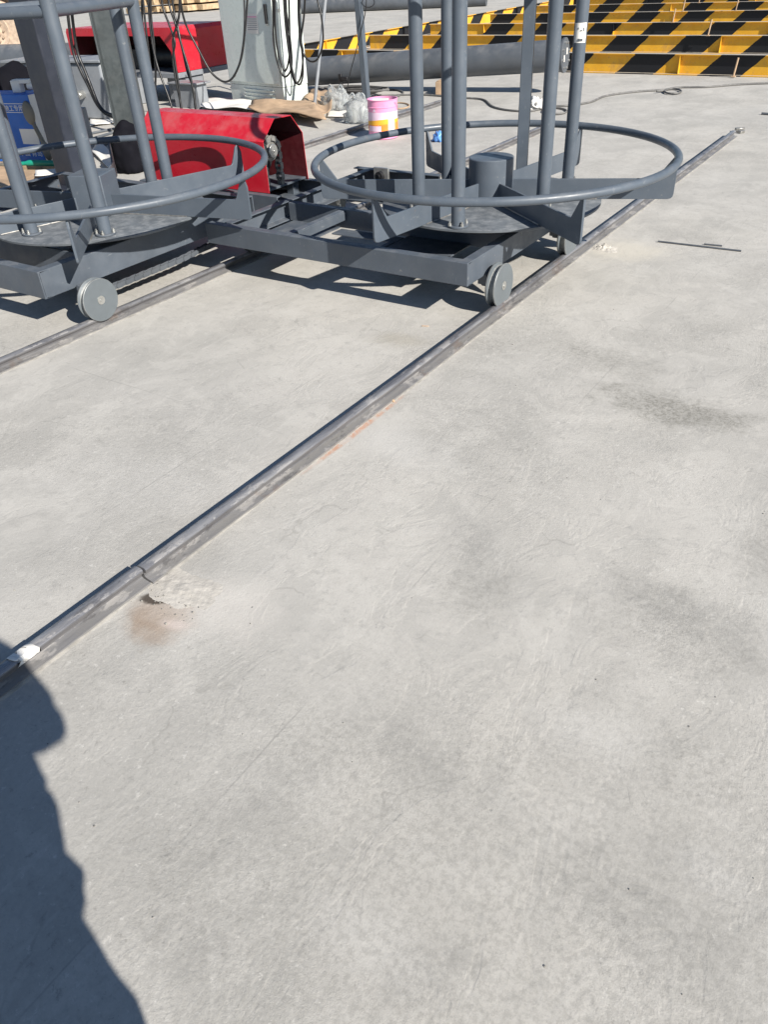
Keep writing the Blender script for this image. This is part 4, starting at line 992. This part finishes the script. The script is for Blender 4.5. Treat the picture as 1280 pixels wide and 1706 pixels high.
# timber stack far behind
for k in range(3):
    for j in range(7):
        p = gp(236 + 18 * j, 24 - j * .9, 0); 
        b = MB(); L_ = random.uniform(3.0, 3.8)
        b.box(Vector((p.x, p.y, .16 + k * .26)) + Vector((random.uniform(-.05, .05), 1.4 + random.uniform(-.2, .2), 0)), (.40, L_, .20), R(-6 + random.uniform(-3, 3)))
        tag(b.build('timber_baulk', 'wood', bevel=.015), 'squared timber baulk in the %s layer of the far stack' % ('bottom', 'middle', 'top')[k], 'timber', 'stacked timber baulks')

# ------------------------------------------------------------------ the person taking the picture
hd = Vector((-.577, .816, 0)).normalized(); rtv = Vector((hd.y, -hd.x, 0)); PB = Vector((.235, -.25, 0))
def L2W(p): return PB + rtv * p[0] + hd * p[1] + Vector((0, 0, p[2]))
pe = thing('person', 'standing person in dark clothes photographing the carts with both arms raised, seen by shadow', 'person', PB)
def skin(name, joints, edges, radii, mat, parent, sub=2, root=0):
    me = bpy.data.meshes.new(name); me.from_pydata([L2W(j) for j in joints], edges, []); me.materials.append(M[mat])
    o = bpy.data.objects.new(name, me); col.objects.link(o); o.parent = parent; o.matrix_parent_inverse = Matrix.Translation(-PB)
    sk = o.modifiers.new('skin', 'SKIN'); sk.use_smooth_shade = True
    ly = me.skin_vertices[0].data if me.skin_vertices else None
    if ly is None:
        bm = bmesh.new(); bm.from_mesh(me); bm.verts.layers.skin.verify(); bm.to_mesh(me); bm.free(); ly = me.skin_vertices[0].data
    for i, r in enumerate(radii):
        ly[i].radius = r if isinstance(r, tuple) else (r, r); ly[i].use_root = (i == root)
    ss = o.modifiers.new('sub', 'SUBSURF'); ss.levels = sub; ss.render_levels = sub
    return o
J = [(0, 0, .96), (0, .01, 1.12), (0, .01, 1.30), (0, .0, 1.42), (0, .02, 1.50), (0, .05, 1.58), (0, .06, 1.68),
     (.075, 0, .86), (.09, .03, .48), (.09, 0, .09), (.11, .14, .045), (-.075, 0, .86), (-.09, .03, .48), (-.09, 0, .09), (-.11, .14, .045),
     (.185, .0, 1.42), (.235, .07, 1.20), (.10, .22, 1.36), (-.185, .0, 1.42), (-.285, .07, 1.30), (-.19, .22, 1.38)]
Eg = [(0, 1), (1, 2), (2, 3), (3, 4), (4, 5), (5, 6), (0, 7), (7, 8), (8, 9), (9, 10), (0, 11), (11, 12), (12, 13), (13, 14), (3, 15), (15, 16), (16, 17), (3, 18), (18, 19), (19, 20)]
Rd = [.125, .13, .135, .11, .062, .075, .085, .088, .07, .05, .045, .088, .07, .05, .045, .085, .085, .055, .085, .078, .05]
bo = skin('body', J, Eg, Rd, 'cloth', pe, 3)
folds = bpy.data.textures.new('cloth_folds', 'CLOUDS'); folds.noise_scale = .09; folds.noise_depth = 2
dm_ = bo.modifiers.new('folds', 'DISPLACE'); dm_.texture = folds; dm_.strength = .035; dm_.mid_level = .5
b = MB(); n = 40; prof = [(.905, .172), (.945, .166), (.99, .178), (1.04, .190), (1.08, .182), (1.12, .196), (1.16, .198), (1.20, .208), (1.27, .212), (1.34, .204), (1.42, .175), (1.47, .11)]
vs = []; fs = []
prof = [(a_[0] + (c_[0] - a_[0]) * q_ / 6, a_[1] + (c_[1] - a_[1]) * q_ / 6) for a_, c_ in zip(prof[:-1], prof[1:]) for q_ in range(6)]
for i, (z_, r_) in enumerate(prof):
    for j in range(n):
        a = 2 * math.pi * j / n; k = 1 + .09 * noise.noise(Vector((math.cos(a) * 2.6, math.sin(a) * 2.6, z_ * 17))) + .04 * noise.noise(Vector((math.cos(a) * 6, math.sin(a) * 6, z_ * 40)))
        vs.append(L2W((r_ * k * 1.04 * math.cos(a), r_ * k * .80 * math.sin(a) + .005, z_)))
for i in range(len(prof) - 1): fs += [(i * n + j, i * n + (j + 1) % n, (i + 1) * n + (j + 1) % n, (i + 1) * n + j) for j in range(n)]
b.add(vs, fs); b.build('jacket', 'cloth', pe)
b = MB(); ell(b, L2W((0, .075, 1.66)), (.078, .098, .118), math.atan2(hd.y, hd.x) - math.pi / 2)
ell(b, L2W((0, .172, 1.645)), (.012, .018, .024)); ell(b, L2W((.078, .07, 1.655)), (.012, .02, .032)); ell(b, L2W((-.078, .07, 1.655)), (.012, .02, .032)); b.build('face', 'skin', pe)
b = MB(); ell(b, L2W((.03, .166, 1.672)), (.011, .008, .007)); ell(b, L2W((-.03, .166, 1.672)), (.011, .008, .007)); b.build('eyes', 'hair', pe)
b = MB(); ell(b, L2W((0, .052, 1.70)), (.088, .10, .098), math.atan2(hd.y, hd.x) - math.pi / 2); b.build('hair', 'hair', pe)
b = MB(); ell(b, L2W((0, .163, 1.605)), (.026, .008, .008), math.atan2(hd.y, hd.x) - math.pi / 2); b.build('mouth', 'pink', pe)
for s in (1, -1):
    wr = (.10, .22, 1.36) if s == 1 else (-.19, .22, 1.38); pxm = (.035, .275, 1.43) if s == 1 else (-.125, .275, 1.43)
    jj = [wr, tuple((a + c) / 2 for a, c in zip(wr, pxm)), pxm]; ee = [(0, 1), (1, 2)]; rd = [.028, .034, .03]
    for k in range(4):
        z_ = -.028 + .022 * k; o_ = len(jj); ln = (.045, .055, .058, .05)[k]
        jj += [(pxm[0] + s * .004, pxm[1] + .012, pxm[2] + z_ + .012), (pxm[0] - s * ln * .3, pxm[1] + .030, pxm[2] + z_ + .02), (pxm[0] - s * ln * .7, pxm[1] + .026, pxm[2] + z_ + .022)]
        ee += [(2, o_), (o_, o_ + 1), (o_ + 1, o_ + 2)]; rd += [.010, .009, .008]
    o_ = len(jj); jj += [(pxm[0] - s * .01, pxm[1] - .018, pxm[2] + .02), (pxm[0] - s * .03, pxm[1] - .022, pxm[2] + .045)]; ee += [(1, o_), (o_, o_ + 1)]; rd += [.012, .010]
    skin('hand', jj, ee, rd, 'skin', pe, 2)
ph = MB(); rotp = Matrix((_right, -_down, -_fwd)).transposed()
ph.box(Vector((0, 0, H)) - _fwd * .014 + _down * .05, (.075, .16, .009), rot=rotp)
tag(ph.build('phone', 'black', bevel=.003), 'black phone held up by the person who casts the shadow', 'phone')
